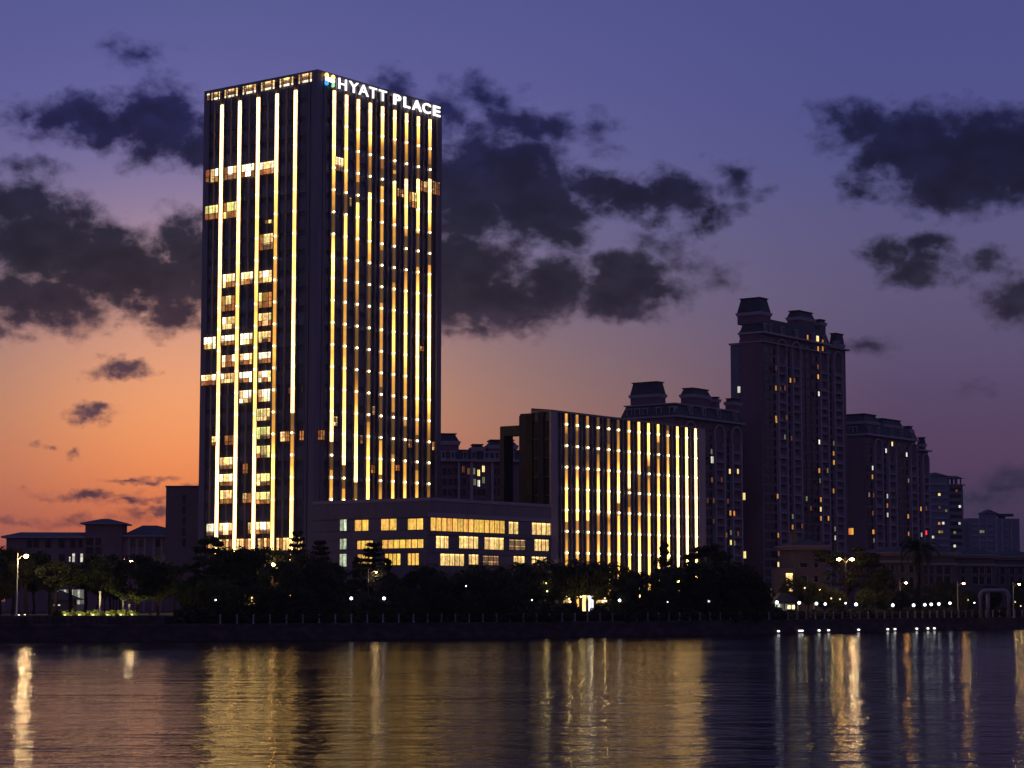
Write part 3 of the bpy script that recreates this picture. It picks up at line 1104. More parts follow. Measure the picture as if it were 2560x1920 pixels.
for (q, z, mats, cols) in RW:
    s, ox, oy = z
    x0, y0, x1, y1 = ox + q[0] / s, oy + q[1] / s, ox + q[2] / s, oy + q[3] / s
    ym, xm = (y0 + y1) / 2, (x0 + x1) / 2
    t0, t1 = FT.right(x0, ym)[0], FT.right(x1, ym)[0]
    zt, zb = FT.right(xm, y0)[1], FT.right(xm, y1)[1]
    lit_window(tower, 'y', t0, t1, zb, zt, mats[0], cols, two, 0.1, mats)
    occ.append(('y', t0, t1, zb, zt))

# dark glazing between the strips, one panel per storey and bay, with slim fins
FL = 3.62


def free(pl, a0, a1, z0, z1):
    for (p, b0, b1, c0, c1) in occ:
        if p == pl and a0 < b1 and b0 < a1 and z0 < c1 and c0 < z1:
            return False
    return True


lb = [2.6] + [v for t in sorted(LTs) for v in (t - .65, t + .65)] + [LT - 1.4]
rb = [2.6] + [v for t in sorted(RTs) for v in (t - .69, t + .69)] + [WT - 1.4]
nfl = int((HT - 5.5) / FL)
pane_n = 0
for pl, bb in (('x', lb), ('y', rb)):
    for i in range(0, len(bb) - 1, 2):
        a0, a1 = bb[i], bb[i + 1]
        k = max(1, round((a1 - a0) / 1.5))
        for j in range(k + 1):
            a = a0 + (a1 - a0) * j / k
            if pl == 'x':
                box('mullion', tower, 'clad_pale' if j % 2 else 'clad', -.16 if j % 2 else -.08, .3, a - .06, a + .06, 0, HT - 4.2 if a < 0 else HT - 1.02)
            else:
                box('mullion', tower, 'clad_pale' if j % 2 else 'clad', a - .06, a + .06, -.16 if j % 2 else -.08, .3, 0, HT - 1.02)
        for fl in range(nfl):
            z0 = 4.4 + fl * FL
            z1 = z0 + 2.5
            if pl == 'y' and z0 < 18:
                continue
            if not free(pl, a0 + .07, a1 - .07, z0, z1):
                continue
            if pane_n > 296:
                continue
            pane_n += 1
            if pl == 'x':
                box('glass_panel', tower, 'hotel_glass', .16, .36, a0 + .07, a1 - .07, z0, z1)
            else:
                box('glass_panel', tower, 'hotel_glass', a0 + .07, a1 - .07, .16, .36, z0, z1)

# illuminated roof sign: emblem and letters
sign = FT.root('hotel_sign')
tag(sign, 'white illuminated rooftop sign reading HYATT PLACE with a coloured dot emblem', 'sign')
zt = FT.right(844, 195.5)[1]
zb = FT.right(844, 222.5)[1]
SZ = (4.147, 770, 150)
letters = [('H', 300, 382, 255, 0), ('Y', 408, 505, 280, 0), ('A', 508, 608, 325, 0), ('T', 618, 695, 345, 0), ('T', 718, 797, 375, 0),
           ('P', 872, 945, 412, 1), ('L', 975, 1040, 445, 1), ('A', 1062, 1160, 487, 1), ('C', 1168, 1252, 508, 1), ('E', 1280, 1352, 535, 1)]
for ch, a0, a1, ym, bold in letters:
    x0 = FT.right(SZ[1] + a0 / SZ[0], SZ[2] + ym / SZ[0])[0]
    x1 = FT.right(SZ[1] + a1 / SZ[0], SZ[2] + ym / SZ[0])[0]
    cu = bpy.data.curves.new('glyph', 'FONT')
    cu.body = ch
    cu.offset = 0.022 if bold else 0.0
    cu.extrude = 0.1
    cu.resolution_u = 6
    tmp = bpy.data.objects.new('glyph', cu)
    col.objects.link(tmp)
    bpy.context.view_layer.update()
    me = bpy.data.meshes.new_from_object(tmp.evaluated_get(bpy.context.evaluated_depsgraph_get()))
    bpy.data.objects.remove(tmp)
    co = np.empty(len(me.vertices) * 3)
    me.vertices.foreach_get('co', co)
    co = co.reshape(-1, 3)
    mn, mx = co.min(0), co.max(0)
    nc = np.empty_like(co)
    nc[:, 0] = x0 + (co[:, 0] - mn[0]) / (mx[0] - mn[0]) * (x1 - x0)
    nc[:, 2] = zb + (co[:, 1] - mn[1]) / (mx[1] - mn[1]) * (zt - zb)
    nc[:, 1] = -0.35 - (co[:, 2] - mn[2]) / (mx[2] - mn[2]) * 0.22
    me.vertices.foreach_set('co', nc.ravel())
    me.materials.clear()
    me.materials.append(M['sign_white'])
    me.update()
    link('letter', me, sign)
ea = FT.right(SZ[1] + 170 / SZ[0], SZ[2] + 200 / SZ[0])
eb = FT.right(SZ[1] + 246 / SZ[0], SZ[2] + 215 / SZ[0])
emb = MB().box(ea[0], eb[0], -.34, -.24, zb + .3, zt - .3).build('emblem', 'frame', sign)
cols_e = [(176, 162, (1.0, .62, .18), 2.6), (242, 184, (1.0, .66, .2), 2.6), (180, 200, (1.0, .78, .9), 2.4), (208, 212, (1, .98, 1), 3.0), (240, 222, (1.0, .82, .45), 2.4), (175, 241, (.05, .36, .95), 1.4), (238, 262, (.35, .8, .42), 1.2), (208, 250, (.02, .05, .06), .3)]
for (a, b_, c, st) in cols_e:
    x, z = FT.right(SZ[1] + a / SZ[0], SZ[2] + b_ / SZ[0])
    key = 'emblem_%d_%d' % (a, b_)
    M[key] = glow('emblem_light', c, st)
    d_ = MB()
    d_.tube([(x, -0.35, z), (x, -0.58, z)], 0.47, 16)
    d_.build('emblem_dot', key, emb)

# ---- podium
FP = FT
py0 = None
r_ = None
# podium corner lies on the tower's left front plane (local x = 0) continued towards the river
pod_y, pod_h = FT.left(1076, 1243.4)
FPp = Frame(0, 1)
ox = FT.o[0] + FT.ey[0] * pod_y
oy = FT.o[1] + FT.ey[1] * pod_y
FPp.o = (ox + FT.ex[0] * -0.3, oy + FT.ex[1] * -0.3)
pod = FPp.root('hotel_podium')
tag(pod, 'low stone-clad hotel podium with rows of lit golden windows beside the tower', 'building')
PW = FPp.right(1383, 1263)[0]
PL = -pod_y
PH = FPp.right(1077, 1243.4)[1]
box('core', pod, 'podium', .3, PW, .3, PL - .05, 0, PH - .3)
# stone cladding panels (each its own piece) round the window openings
WL = [((170, 348, 238, 457), 'win_cold', 2), ((170, 520, 236, 622), 'win_cold', 2), ((168, 655, 236, 775), 'win_cold', 2),
      ((303, 352, 432, 457), 'win_gold', [0, .53, 1]), ((538, 343, 683, 452), 'win_gold', [0, .54, 1]), ((776, 340, 920, 447), 'win_gold', [0, .56, 1]),
      ((325, 537, 472, 620), 'win_gold', 4), ((548, 528, 922, 612), 'win_gold', 7), ((328, 658, 470, 760), 'win_gold', 4), ((572, 653, 718, 763), 'win_gold', 4), ((776, 650, 882, 763), 'win_gold', 3)]
WR = [((988, 330, 1655, 362, 455), 'win_gold', 14), ((1685, 368, 1775, 370, 483), 'win_pale', 2), ((1892, 376, 2067, 380, 490), 'win_pale', 4),
      ((1036, 495, 1153, 497, 610), 'win_pale', 3), ((1243, 497, 1418, 503, 612), 'win_pale', 4), ((1468, 507, 1645, 515, 622), 'win_pale', 4), ((1690, 527, 1838, 532, 626), 'win_dim', 3), ((1915, 525, 2048, 530, 634), 'win_pale', 4),
      ((1073, 653, 1292, 660, 766), 'win_pale', 5), ((1328, 660, 1420, 665, 757), 'win_pale', 3), ((1455, 672, 1600, 677, 762), 'win_dim', 3), ((1728, 675, 1832, 680, 766), 'win_pale', 3), ((1890, 680, 2030, 686, 762), 'win_pale', 4)]
S6, OX6, OY6 = 3.568, 800, 1200
open_l, open_r = [], []
for (x0, y0, x1, y1), mm, cols in WL:
    X0, X1, Ym = OX6 + x0 / S6, OX6 + x1 / S6, OY6 + (y0 + y1) / 2 / S6
    Xm = (X0 + X1) / 2
    t0, t1 = FPp.left(X1, Ym)[0], FPp.left(X0, Ym)[0]
    z1, z0 = FPp.left(Xm, OY6 + y0 / S6)[1], FPp.left(Xm, OY6 + y1 / S6)[1]
    cc = cols if not isinstance(cols, list) else [1 - c for c in cols][::-1]
    open_l.append((t0, t1, z0, z1))
    lit_window(pod, 'x', t0 + .05, t1 - .05, z0 + .05, z1 - .05, mm, cc, one, -.22)
for (x0, y0, x1, y1, yb), mm, cols in WR:
    X0, X1 = OX6 + x0 / S6, OX6 + x1 / S6
    t0 = FPp.right(X0, OY6 + (y0 + yb) / 2 / S6)[0]
    t1 = FPp.right(X1, OY6 + (y1 + yb) / 2 / S6)[0]
    z1, z0 = FPp.right(X0, OY6 + y0 / S6)[1], FPp.right(X0, OY6 + yb / S6)[1]
    open_r.append((max(t0, .1), t1, z0, z1))
    rows = two if mm == 'win_dim' else one
    lit_window(pod, 'y', max(t0, .1) + .05, t1 - .05, z0 + .05, z1 - .05, mm, cols, rows, -.22)


def clad_wall(parent, plane, T0, T1, Z0, Z1, openings, mat, pw, ph, gap=0.03, n0=0.0, n1=0.29):
    """cover a front with panels, split exactly round the openings"""
    ts = sorted(set([T0, T1] + [max(T0, min(T1, v)) for o_ in openings for v in o_[:2]]))
    zs = sorted(set([Z0, Z1] + [max(Z0, min(Z1, v)) for o_ in openings for v in o_[2:]]))

    def subdiv(vals, step):
        out = []
        for a, b2 in zip(vals, vals[1:]):
            k = max(1, round((b2 - a) / step))
            out += [a + (b2 - a) * i / k for i in range(k)]
        return out + [vals[-1]]
    # merge lines that lie almost together
    def thin(vals):
        o2 = [vals[0]]
        for v in vals[1:]:
            if v - o2[-1] > 0.02:
                o2.append(v)
        return o2
    zrows = thin(zs)
    cnt = 0
    for za, zb_ in zip(zrows, zrows[1:]):
        live = [o_ for o_ in openings if o_[2] < (za + zb_) / 2 < o_[3]]
        cuts = thin(sorted(set([T0, T1] + [max(T0, min(T1, v)) for o_ in live for v in o_[:2]])))
        nz = max(1, round((zb_ - za) / ph))
        for a, b2 in zip(cuts, cuts[1:]):
            if any(o_[0] < (a + b2) / 2 < o_[1] for o_ in live):
                continue
            k = max(1, round((b2 - a) / pw))
            for i in range(k):
                for j in range(nz):
                    a0, a1 = a + (b2 - a) * i / k + gap / 2, a + (b2 - a) * (i + 1) / k - gap / 2
                    c0, c1 = za + (zb_ - za) * j / nz + gap / 2, za + (zb_ - za) * (j + 1) / nz - gap / 2
                    jit = random.uniform(0, .012)
                    if plane == 'y':
                        box('facade_panel', parent, mat, a0, a1, n0 + jit, n1, c0, c1)
                    else:
                        box('facade_panel', parent, mat, n0 + jit, n1, a0, a1, c0, c1)
                    cnt += 1
    return cnt


zband1 = FPp.right(1080, OY6 + 328 / S6)[1]
zband0 = FPp.right(1080, OY6 + 290 / S6)[1]
clad_wall(pod, 'x', .35, PL - .06, 0, PH - .62, open_l, 'podium', 4.2, 3.4)
clad_wall(pod, 'y', 0, PW, 0, zband1 - .01, open_r, 'podium', 4.2, 3.4)
box('band', pod, 'podium_band', -.06, PW, -.10, .29, zband1, zband0)
clad_wall(pod, 'y', 0, PW, zband0 + .02, PH - .62, [], 'podium', 4.6, 3.4)
MB().box(-.12, PW, -.12, .4, PH - .6, PH).box(-.12, .4, .4, PL - .06, PH - .6, PH).build('parapet', 'podium_band', pod)

# ---- lit wing
FWc = Frame(1377, 1)
r = ray(1377, 1028)
# the wing's front continues the podium's front plane
t_w = FPp.right(1377, 1200)[0]
FWc.o = (FPp.o[0] + FPp.ex[0] * t_w, FPp.o[1] + FPp.ex[1] * t_w)
wing = FWc.root('hotel_wing')
tag(wing, 'dark eleven-storey hotel wing with fourteen golden light strips on its front', 'building')
Z7 = (3.53, 1270, 980)
WWd = FWc.right(1762, 1076)[0]
WH = FWc.right(1270 + 510 / 3.53, 980 + 180 / 3.53)[1] + .25
WLn = FWc.left(1328, 1022)[0]
box('core', wing, 'spandrel', .3, WWd, .3, WLn, 0, WH - .5)
MB().frustum(-.1, WWd + .1, -.1, WLn, WH - .45, -.1, WWd + .1, -.1, WLn, WH - .05).build('roof_slab', 'clad', wing)
q = MB()
zz = FWc.left(1344, 1019.5)[1]
q.v = [(0, .3, WH), (WWd * .62, .3, WH), (WWd * .62, 1.2, WH), (0, WLn, WH), (0, .3, zz - .6), (WWd * .62, .3, WH + .12), (WWd * .62, 1.2, WH + .12), (0, WLn, zz)]
q.f = [(3, 2, 1, 0), (4, 5, 6, 7), (0, 1, 5, 4), (1, 2, 6, 5), (2, 3, 7, 6), (3, 0, 4, 7)]
q.build('roof_screen', 'roof_dark', wing)
wx = [(510, 183), (605, 193), (697, 208), (790, 220), (882, 235), (968, 245), (1062, 252), (1150, 262), (1235, 272), (1320, 283), (1405, 295), (1490, 305), (1570, 315), (1650, 325)]
wing_keys = [
    [(183, .6), (365, .4), (372, .18), (480, .14), (640, .2), (700, .5), (850, .75), (1140, .9), (1152, .35), (1240, .3), (1400, .6)],
    [(193, .5), (340, .4), (346, .18), (640, .22), (652, .5), (850, .8), (1130, .9), (1142, .4), (1400, .6)],
    [(208, .4), (300, .4), (318, .14), (600, .15), (690, .5), (850, .8), (1130, .9), (1142, .35), (1250, .3), (1256, .5), (1400, .6)],
    [(220, .12), (540, .12), (560, .35), (650, .5), (850, .9), (1050, 1), (1100, .4), (1220, .35), (1230, .5), (1400, .7)],
    [(235, .12), (455, .12), (465, .35), (600, .5), (850, .9), (1050, .9), (1130, .35), (1180, .5), (1430, .7)],
    [(245, .12), (320, .15), (360, .4), (600, .6), (850, 1), (970, 1), (990, .25), (1060, .25), (1100, .7), (1430, .85)],
    [(252, .6), (450, .6), (700, .9), (840, 1), (860, .35), (900, .25), (1010, .2), (1020, .5), (1100, .7), (1450, .8)],
    [(262, .9), (500, .8), (710, 1), (730, .35), (900, .3), (1080, .5), (1250, .8), (1450, 1)],
    [(272, .9), (540, .9), (650, .5), (660, .18), (720, .18), (780, .5), (900, .6), (1250, .8), (1450, .85)],
    [(283, .9), (440, .6), (450, .18), (560, .18), (600, .5), (800, .7), (1100, .9), (1450, 1)],
    [(295, .12), (338, .14), (345, .5), (600, .6), (800, .8), (1400, 1)],
    [(305, .8), (600, .8), (800, .95), (1400, 1)],
    [(315, .9), (600, .9), (1400, 1)],
    [(325, 1), (1400, 1)]]
wdots = [FWc.right(1270 + 508 / 3.53, 980 + (285 + 189 * k) / 3.53)[1] for k in range(7)]
WT_ = []
for (a, b_), keys in zip(wx, wing_keys):
    px, py = 1270 + a / 3.53, 980 + b_ / 3.53
    t = FWc.right(px, py)[0]
    WT_.append(t)
    ks = [(FWc.right(px + 3 * (y - 300) / 1100, 980 + y / 3.53)[1], l * (.82 if a < 1450 else .92)) for y, l in keys]
    ks.append((1.5, keys[-1][1]))
    ks = [(min(z, WH - .5), l) for z, l in ks]
    strip(wing, 'y', t, 0.52, ks, wdots, 0.0, -.15)
    box('strip_housing', wing, 'clad_pale', t - .60, t - .40, -.12, .28, 0, WH - .46)
    box('strip_housing', wing, 'clad_pale', t + .40, t + .60, -.12, .28, 0, WH - .46)
bb = [2.2] + [v for t in WT_ for v in (t - .62, t + .62)] + [WWd - 2.4]
for i in range(0, len(bb) - 1, 2):
    a0, a1 = bb[i], bb[i + 1]
    k = max(1, round((a1 - a0) / 1.3))
    for j in range(k + 1):
        a = a0 + (a1 - a0) * j / k
        box('mullion', wing, 'clad_pale', a - .06, a + .06, -.12, .28, 0, WH - .47)
    for fl in range(10):
        z0 = 2.2 + fl * 3.6
        if z0 + 2.6 < WH - 1 and a1 - a0 > .4:
            box('glass_panel', wing, 'hotel_glass', a0 + .07, a1 - .07, .14, .31, z0, z0 + 2.5)
for (x0, x1) in ((-.06, 2.1), (WWd - 2.3, WWd + .06)):
    for k in range(3):
        w_ = (x1 - x0) / 3
        box('facade_panel', wing, 'clad_pale', x0 + w_ * k + .02, x0 + w_ * (k + 1) - .02, -.08, .29, 0, WH - .48)
# side front: fins between tall glass slots whose slightly wavy panes mirror the tower
for (pa, pb_, knd) in ((1328.5, 1331, 'f'), (1331, 1345, 'g'), (1345, 1359, 'f'), (1359, 1374, 'g')):
    yb2, ya2 = FWc.left(pa, 1150)[0], FWc.left(pb_, 1150)[0]
    if knd == 'g':
        for fl in range(10):
            z0 = 2.2 + fl * 3.6
            if z0 + 3.4 < WH:
                box('glass_panel', wing, 'wavy_glass', .12, .31, ya2 + .05, yb2 - .05, z0, z0 + 3.4)
    else:
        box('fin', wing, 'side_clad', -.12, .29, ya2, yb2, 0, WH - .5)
# lower rear block and its roof frame
zb2 = FWc.left(1328, 1033, 3)[1]
y1b = FWc.left(1300, 1036, 3)[0]
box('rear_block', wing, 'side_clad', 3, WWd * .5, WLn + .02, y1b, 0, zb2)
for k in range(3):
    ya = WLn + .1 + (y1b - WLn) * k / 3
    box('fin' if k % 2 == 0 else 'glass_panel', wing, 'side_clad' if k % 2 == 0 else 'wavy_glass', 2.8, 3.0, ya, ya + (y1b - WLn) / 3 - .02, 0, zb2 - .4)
yq0 = FWc.left(1298, 1075, 6)[0]
yq1 = FWc.left(1250, 1080, 6)[0]
zq1 = FWc.left(1252, 1066, 6)[1]
zq0 = FWc.left(1252, 1090, 6)[1]
fr = MB().box(6, 9, yq0, yq1, zq0, zq1).box(6, 9, yq1 - 1.0, yq1, 0, zq0)
fr.build('roof_frame', 'roof_dark', wing)

# ------------------------------------------------------------------ apartment towers
def arch_mesh(w, h, t=0.45, dep=0.5):
    mb = MB()
    n = 8
    r = w / 2
    pts = []
    for i in range(n + 1):
        a = math.pi * i / n
        pts.append((r - r * math.cos(a), h + r * math.sin(a)))
    for (xa, za), (xb, zb_) in zip(pts, pts[1:]):
        n0 = len(mb.v)
        ca, cb = Vector((xa - r, za - h)).normalized(), Vector((xb - r, zb_ - h)).normalized()
        o1, o2 = (xa + ca.x * t, za + ca.y * t), (xb + cb.x * t, zb_ + cb.y * t)
        for y in (-dep, 0.1):
            mb.v += [(xa, y, za), (xb, y, zb_), (o2[0], y, o2[1]), (o1[0], y, o1[1])]
        mb.f += [(n0, n0 + 1, n0 + 2, n0 + 3), (n0 + 4, n0 + 7, n0 + 6, n0 + 5), (n0, n0 + 4, n0 + 5, n0 + 1), (n0 + 3, n0 + 2, n0 + 6, n0 + 7)]
    mb.box(-t, 0, -dep, .1, 0, h)
    mb.box(w, w + t, -dep, .1, 0, h)
    return mb


def small_lit(parent, plane, t, z, mat, w=1.35, h=1.9, out=0.0):
    fr = MB()
    if plane == 'y':
        fr.box(t - w / 2 - .1, t + w / 2 + .1, -out - .02, -out + .1, z - h / 2 - .1, z + h / 2 + .1)
        o_ = fr.build('window', 'frame', parent)
        for s in (0, 1):
            box('pane', o_, mat, t - w / 2 + s * (w / 2 + .04), t - .04 + s * (w / 2 + .04), -out - .06, -out - .025, z - h / 2, z + h / 2)
    else:
        fr.box(-out - .02, -out + .1, t - w / 2 - .1, t + w / 2 + .1, z - h / 2 - .1, z + h / 2 + .1)
        o_ = fr.build('window', 'frame', parent)
        for s in (0, 1):
            box('pane', o_, mat, -out - .06, -out - .025, t - w / 2 + s * (w / 2 + .04), t - .04 + s * (w / 2 + .04), z - h / 2, z + h / 2)
    return o_


def penthouse(parent, x0, x1, y0, y1, z0, zm, z1, wall='res_wall'):
    """attic storey with cornice, bell-cast mansard roof and a flat cap"""
    ins = min(x1 - x0, y1 - y0, 7) * .13
    box('attic', parent, wall, x0, x1, y0, y1, z0, zm)
    mb = MB().box(x0 - .5, x1 + .5, y0 - .5, y1 + .5, zm, zm + .4)
    mb.box(x0 - .35, x1 + .35, y0 - .35, y1 + .35, zm - .6, zm - .003)
    mb.build('cornice', 'res_trim', parent)
    rf = MB().frustum(x0 - .1, x1 + .1, y0 - .1, y1 + .1, zm + .405, x0 + ins, x1 - ins, y0 + ins, y1 - ins, z1 - .5)
    rf.frustum(x0 + ins, x1 - ins, y0 + ins, y1 - ins, z1 - .495, x0 + ins - .35, x1 - ins + .35, y0 + ins - .35, y1 - ins + .35, z1 - .25)
    rf.box(x0 + ins - .4, x1 - ins + .4, y0 + ins - .4, y1 - ins + .4, z1 - .245, z1)
    rf.build('roof', 'res_roof', parent)


def dormer(parent, plane, t, z, w=1.5, h=1.9, out=0.0):
    mb = MB()
    if plane == 'y':
        mb.box(t - w / 2, t - w / 2 + .25, -out, 1.6 - out, z, z + h).box(t + w / 2 - .25, t + w / 2, -out, 1.6 - out, z, z + h)
        mb.box(t - w / 2 - .15, t + w / 2 + .15, -out - .15, 1.6 - out, z + h, z + h + .35).box(t - w / 2 - .1, t + w / 2 + .1, -out - .1, 1.6 - out, z - .25, z)
        o_ = mb.build('dormer', 'res_trim', parent)
        box('pane', o_, 'glass', t - w / 2 + .25, t + w / 2 - .25, .12 - out, 1.2 - out, z, z + h)
    else:
        mb.box(-out, 1.6 - out, t - w / 2, t - w / 2 + .25, z, z + h).box(-out, 1.6 - out, t + w / 2 - .25, t + w / 2, z, z + h)
        mb.box(-out - .15, 1.6 - out, t - w / 2 - .15, t + w / 2 + .15, z + h, z + h + .35).box(-out - .1, 1.6 - out, t - w / 2 - .1, t + w / 2 + .1, z - .25, z)
        o_ = mb.build('dormer', 'res_trim', parent)
        box('pane', o_, 'glass', .12 - out, 1.2 - out, t - w / 2 + .25, t + w / 2 - .25, z, z + h)


APT = {'o': 'apt_o', 'd': 'apt_d', 'y': 'apt_y', 'w': 'apt_w', 'g': 'apt_g', 'r': 'red'}


def res_tower(label, Fr, left_px, eave_py, bays, fh, hide_px_below=1480):
    root = Fr.root('apartment_tower')
    tag(root, label, 'building', 'apartment towers behind the hotel')
    return root


def facade(root, Fr, x_from, x_to, eave, bays, fh, arch=True, zmin=8.0, depth=14.0):
    """right-hand front of an apartment tower: bays = [(kind, px0, px1)]"""
    box('wall', root, 'res_wall', x_from, x_to, .62, depth, 0, eave)
    nf = int((eave - zmin) / fh)
    for kind, a, b_ in bays:
        x0, x1 = Fr.right(a, 1200)[0], Fr.right(b_, 1200)[0]
        if kind == 'b':
            for xx in (x0, x1):
                box('column', root, 'res_trim', xx - .35, xx + .35, -.55, .64, 0, eave - 2.2 * fh)
            am = arch_mesh(x1 - x0, 2.2 * fh - (x1 - x0) / 2 - 1.2, .42, .5).build('arch', 'res_trim', root)
            am.location = (x0, 0, eave - 2.2 * fh + .02)
            for k in range(nf - 2):
                z = zmin + k * fh
                if k % 2 == 0:
                    box('balcony', root, 'res_trim', x0 + .36, x1 - .36, -.42, .64, z - .25, z + .12)
                box('balcony', root, 'res_balc', x0 + .37, x1 - .37, -.35 if k % 2 else -.15, .63, z + .13, z + 1.15)
        elif kind in 'wg':
            n = 1 if kind == 'w' else 2
            for k in range(nf):
                z = zmin + k * fh
                for j in range(n):
                    a0 = x0 + (x1 - x0) * j / n + .12
                    a1 = x0 + (x1 - x0) * (j + 1) / n - .12
                    box('window', root, 'glass', a0, a1, .5, .66, z + .55, z + fh - .5)
            if kind == 'g':
                for j in range(3):
                    a0 = x0 + (x1 - x0) * j / 2
                    box('mullion', root, 'res_wall', a0 - .1, a0 + .1, .3, .66, 0, eave - .1)


# --- the tallest apartment tower
FB = Frame(1909, 740, py=1100)
big = FB.root('apartment_tower')
tag(big, 'tallest apartment tower with stepped mansard roofs right of the lit hotel wing', 'building', 'apartment towers behind the hotel')
fhB = 3.2
eB = FB.right(1909, 833)[1]
xB3 = FB.right(2074, 1000)[0]
xB4 = FB.right(2119, 1000)[0]
LB = FB.left(1851, 1000)[0]
e4 = FB.right(2095, 873)[1]
facade(big, FB, 0, xB3, eB, [('w', 1915, 1929), ('w', 1930, 1945), ('b', 1947, 1968), ('w', 1970, 1981), ('b', 1983, 2003), ('g', 2006, 2033), ('w', 2036, 2050), ('b', 2053, 2072)], fhB, depth=LB)
facade(big, FB, xB3 + .01, xB4, e4, [('w', 2077, 2085), ('b', 2088, 2108)], fhB, depth=LB * .8)
# thin rear block on the left
yb0, zb0 = FB.left(1853, 861, 4)
yb1 = FB.left(1826, 861, 4)[0]
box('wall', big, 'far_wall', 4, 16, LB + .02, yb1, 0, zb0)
box('cornice', big, 'res_trim', 3.6, 16.4, LB + .02, yb1 + .5, zb0, zb0 + .6)
for k in range(28):
    box('window', big, 'glass', 3.9, 4.1, LB + .6, LB + 2.6, 8 + k * fhB + .6, 8 + k * fhB + 2.6)
# cornices and attic
MB().box(-.7, xB3 + .5, -.9, .6, eB, eB + .6).box(-.7, .6, .6, LB + .5, eB, eB + .6).build('cornice', 'res_trim', big)
MB().box(-.3, xB3 + .2, -.4, .6, eB - 3.0, eB - 2.6).box(-.3, .6, .6, LB, eB - 3.0, eB - 2.6).build('cornice', 'res_trim', big)
a1 = FB.right(1930, 797)[1]
MB().frustum(-.2, xB3 + .3, -.3, LB, eB + .6, 1.2, xB3 - 1, 1.2, LB - 1.5, a1).build('roof', 'res_roof', big)
for px in (1913, 1925, 1955, 1990, 2032, 2060):
    dormer(big, 'y', FB.right(px, 818)[0], eB + 1.0, 1.5, 2.2, .4)
# penthouses
pl_y = LB + 1.0
zA = FB.left(1880, 800)[1]
zBm = FB.left(1880, 783)[1]
zBt = FB.left(1880, 750)[1]
xr = FB.right(1932, 800)[0]
penthouse(big, 0.2, xr, 0.8, pl_y, a1 - 2, zBm, zBt + 1.0)
def ph(root, Fr, a, b_, py, y0, y1, z0, pm, pt):
    """penthouse whose outline spans photo columns a..b_ at row py"""
    x0_ = Fr.right(a, py, y1)[0]
    x1_ = Fr.right(b_, py, y0)[0]
    xm_ = (a + b_) / 2
    penthouse(root, x0_, x1_, y0, y1, z0, Fr.right(xm_, pm, y0)[1], Fr.right(xm_, pt, y0)[1])


ph(big, FB, 1968, 2036, 800, 1.5, 6.5, a1 - 1, 795, 775)
ph(big, FB, 2036, 2064, 805, 1.5, 4, a1 - 1.5, 808, 797)
ph(big, FB, 2074, 2110, 850, .8, 3.5, e4 - .5, 862, 832)
MB().box(xB3 + .02, xB4 + .7, -.9, .6, e4, e4 + .5).build('cornice', 'res_trim', big)
dormer(big, 'y', FB.right(2093, 858)[0], e4 + .6, 1.4, 2.0, .3)
lits = [(4.0, (3.857, 1800, 720), [(845, 475, 'o'), (940, 495, 'y'), (990, 520, 'o'), (945, 585, 'o'), (990, 585, 'o'), (540, 770, 'd'), (945, 760, 'd'), (945, 855, 'o'), (680, 890, 'o'), (715, 890, 'd'), (538, 965, 'o'), (582, 968, 'd'), (628, 965, 'd'), (952, 1020, 'w'), (540, 1255, 'o'), (640, 1250, 'd'), (690, 1450, 'd'), (957, 1485, 'w'), (1097, 1497, 'g'), (1095, 1595, 'o')]),
        (4.0, (4.147, 1850, 1050), [(375, 5, 'o'), (465, 175, 'g'), (535, 190, 'd'), (972, 440, 'o'), (822, 525, 'o'), (908, 525, 'g'), (830, 630, 'g'), (970, 735, 'o'), (388, 790, 'o'), (690, 815, 'g'), (837, 825, 'o'), (735, 915, 'd'), (837, 925, 'y'), (837, 1020, 'o'), (917, 1020, 'o'), (545, 1000, 'g'), (545, 1110, 'o'), (645, 1100, 'd'), (395, 1195, 'o'), (985, 1130, 'g'), (985, 1222, 'w'), (400, 1385, 'd'), (397, 1497, 'y')])]
for _, (s, ox, oy), pts in lits:
    for a, b_, k in pts:
        px, py = ox + a / s, oy + b_ / s
        x, z = FB.right(px, py, -.6)
        big_one = (a, b_) == (940, 495)
        small_lit(big, 'y', x, z, APT[k], 1.8 if big_one else 1.0, 2.5 if big_one else 1.6, .6)
for (px, py, k) in ((1853, 974, 'w'), ):
    y, z = FB.left(px - 3, py, 3.9)
    w_ = MB().box(3.7, 3.85, y - .9, y + .9, z - 1.2, z + 1.2).build('window', 'frame', big)
    box('pane', w_, 'apt_w', 3.62, 3.69, y - .8, y + .8, z - 1.1, z + 1.1)
for (px, py) in ((1858.5, 1241), (1860, 1387)):
    y, z = FB.left(px, py, -.1)
    small_lit(big, 'x', y, z, 'apt_y', 1.6, 2.4, .1)

# --- tower behind the lit wing
FM = Frame(1690, 700, py=1050)
mid = FM.root('apartment_tower')
tag(mid, 'mid-height apartment tower with a mansard roof rising behind the lit hotel wing', 'building', 'apartment towers behind the hotel')
eM = FM.right(1700, 1043)[1]
xM1 = FM.right(1857, 1100)[0]
LM = FM.left(1553, 1046)[0]
facade(mid, FM, 0, xM1, eM, [('w', 1694, 1710), ('b', 1714, 1738), ('w', 1741, 1760), ('w', 1764, 1783), ('b', 1787, 1810), ('w', 1813, 1827), ('b', 1830, 1852)], 3.1, zmin=6, depth=LM)
MB().box(-.7, xM1 + .5, -.9, .6, eM, eM + .6).box(-.7, .6, .6, LM + .6, eM, eM + .6).build('cornice', 'res_trim', mid)
aM = FM.left(1620, 1013)[1]
MB().frustum(-.4, xM1, -.4, LM, eM + .6, 1.2, xM1 - 1, 1.2, LM - 1.2, aM).build('roof', 'res_roof', mid)
MB().box(.6, xM1 - .6, .6, LM - .6, aM, aM + .4).build('cornice', 'res_trim', mid)
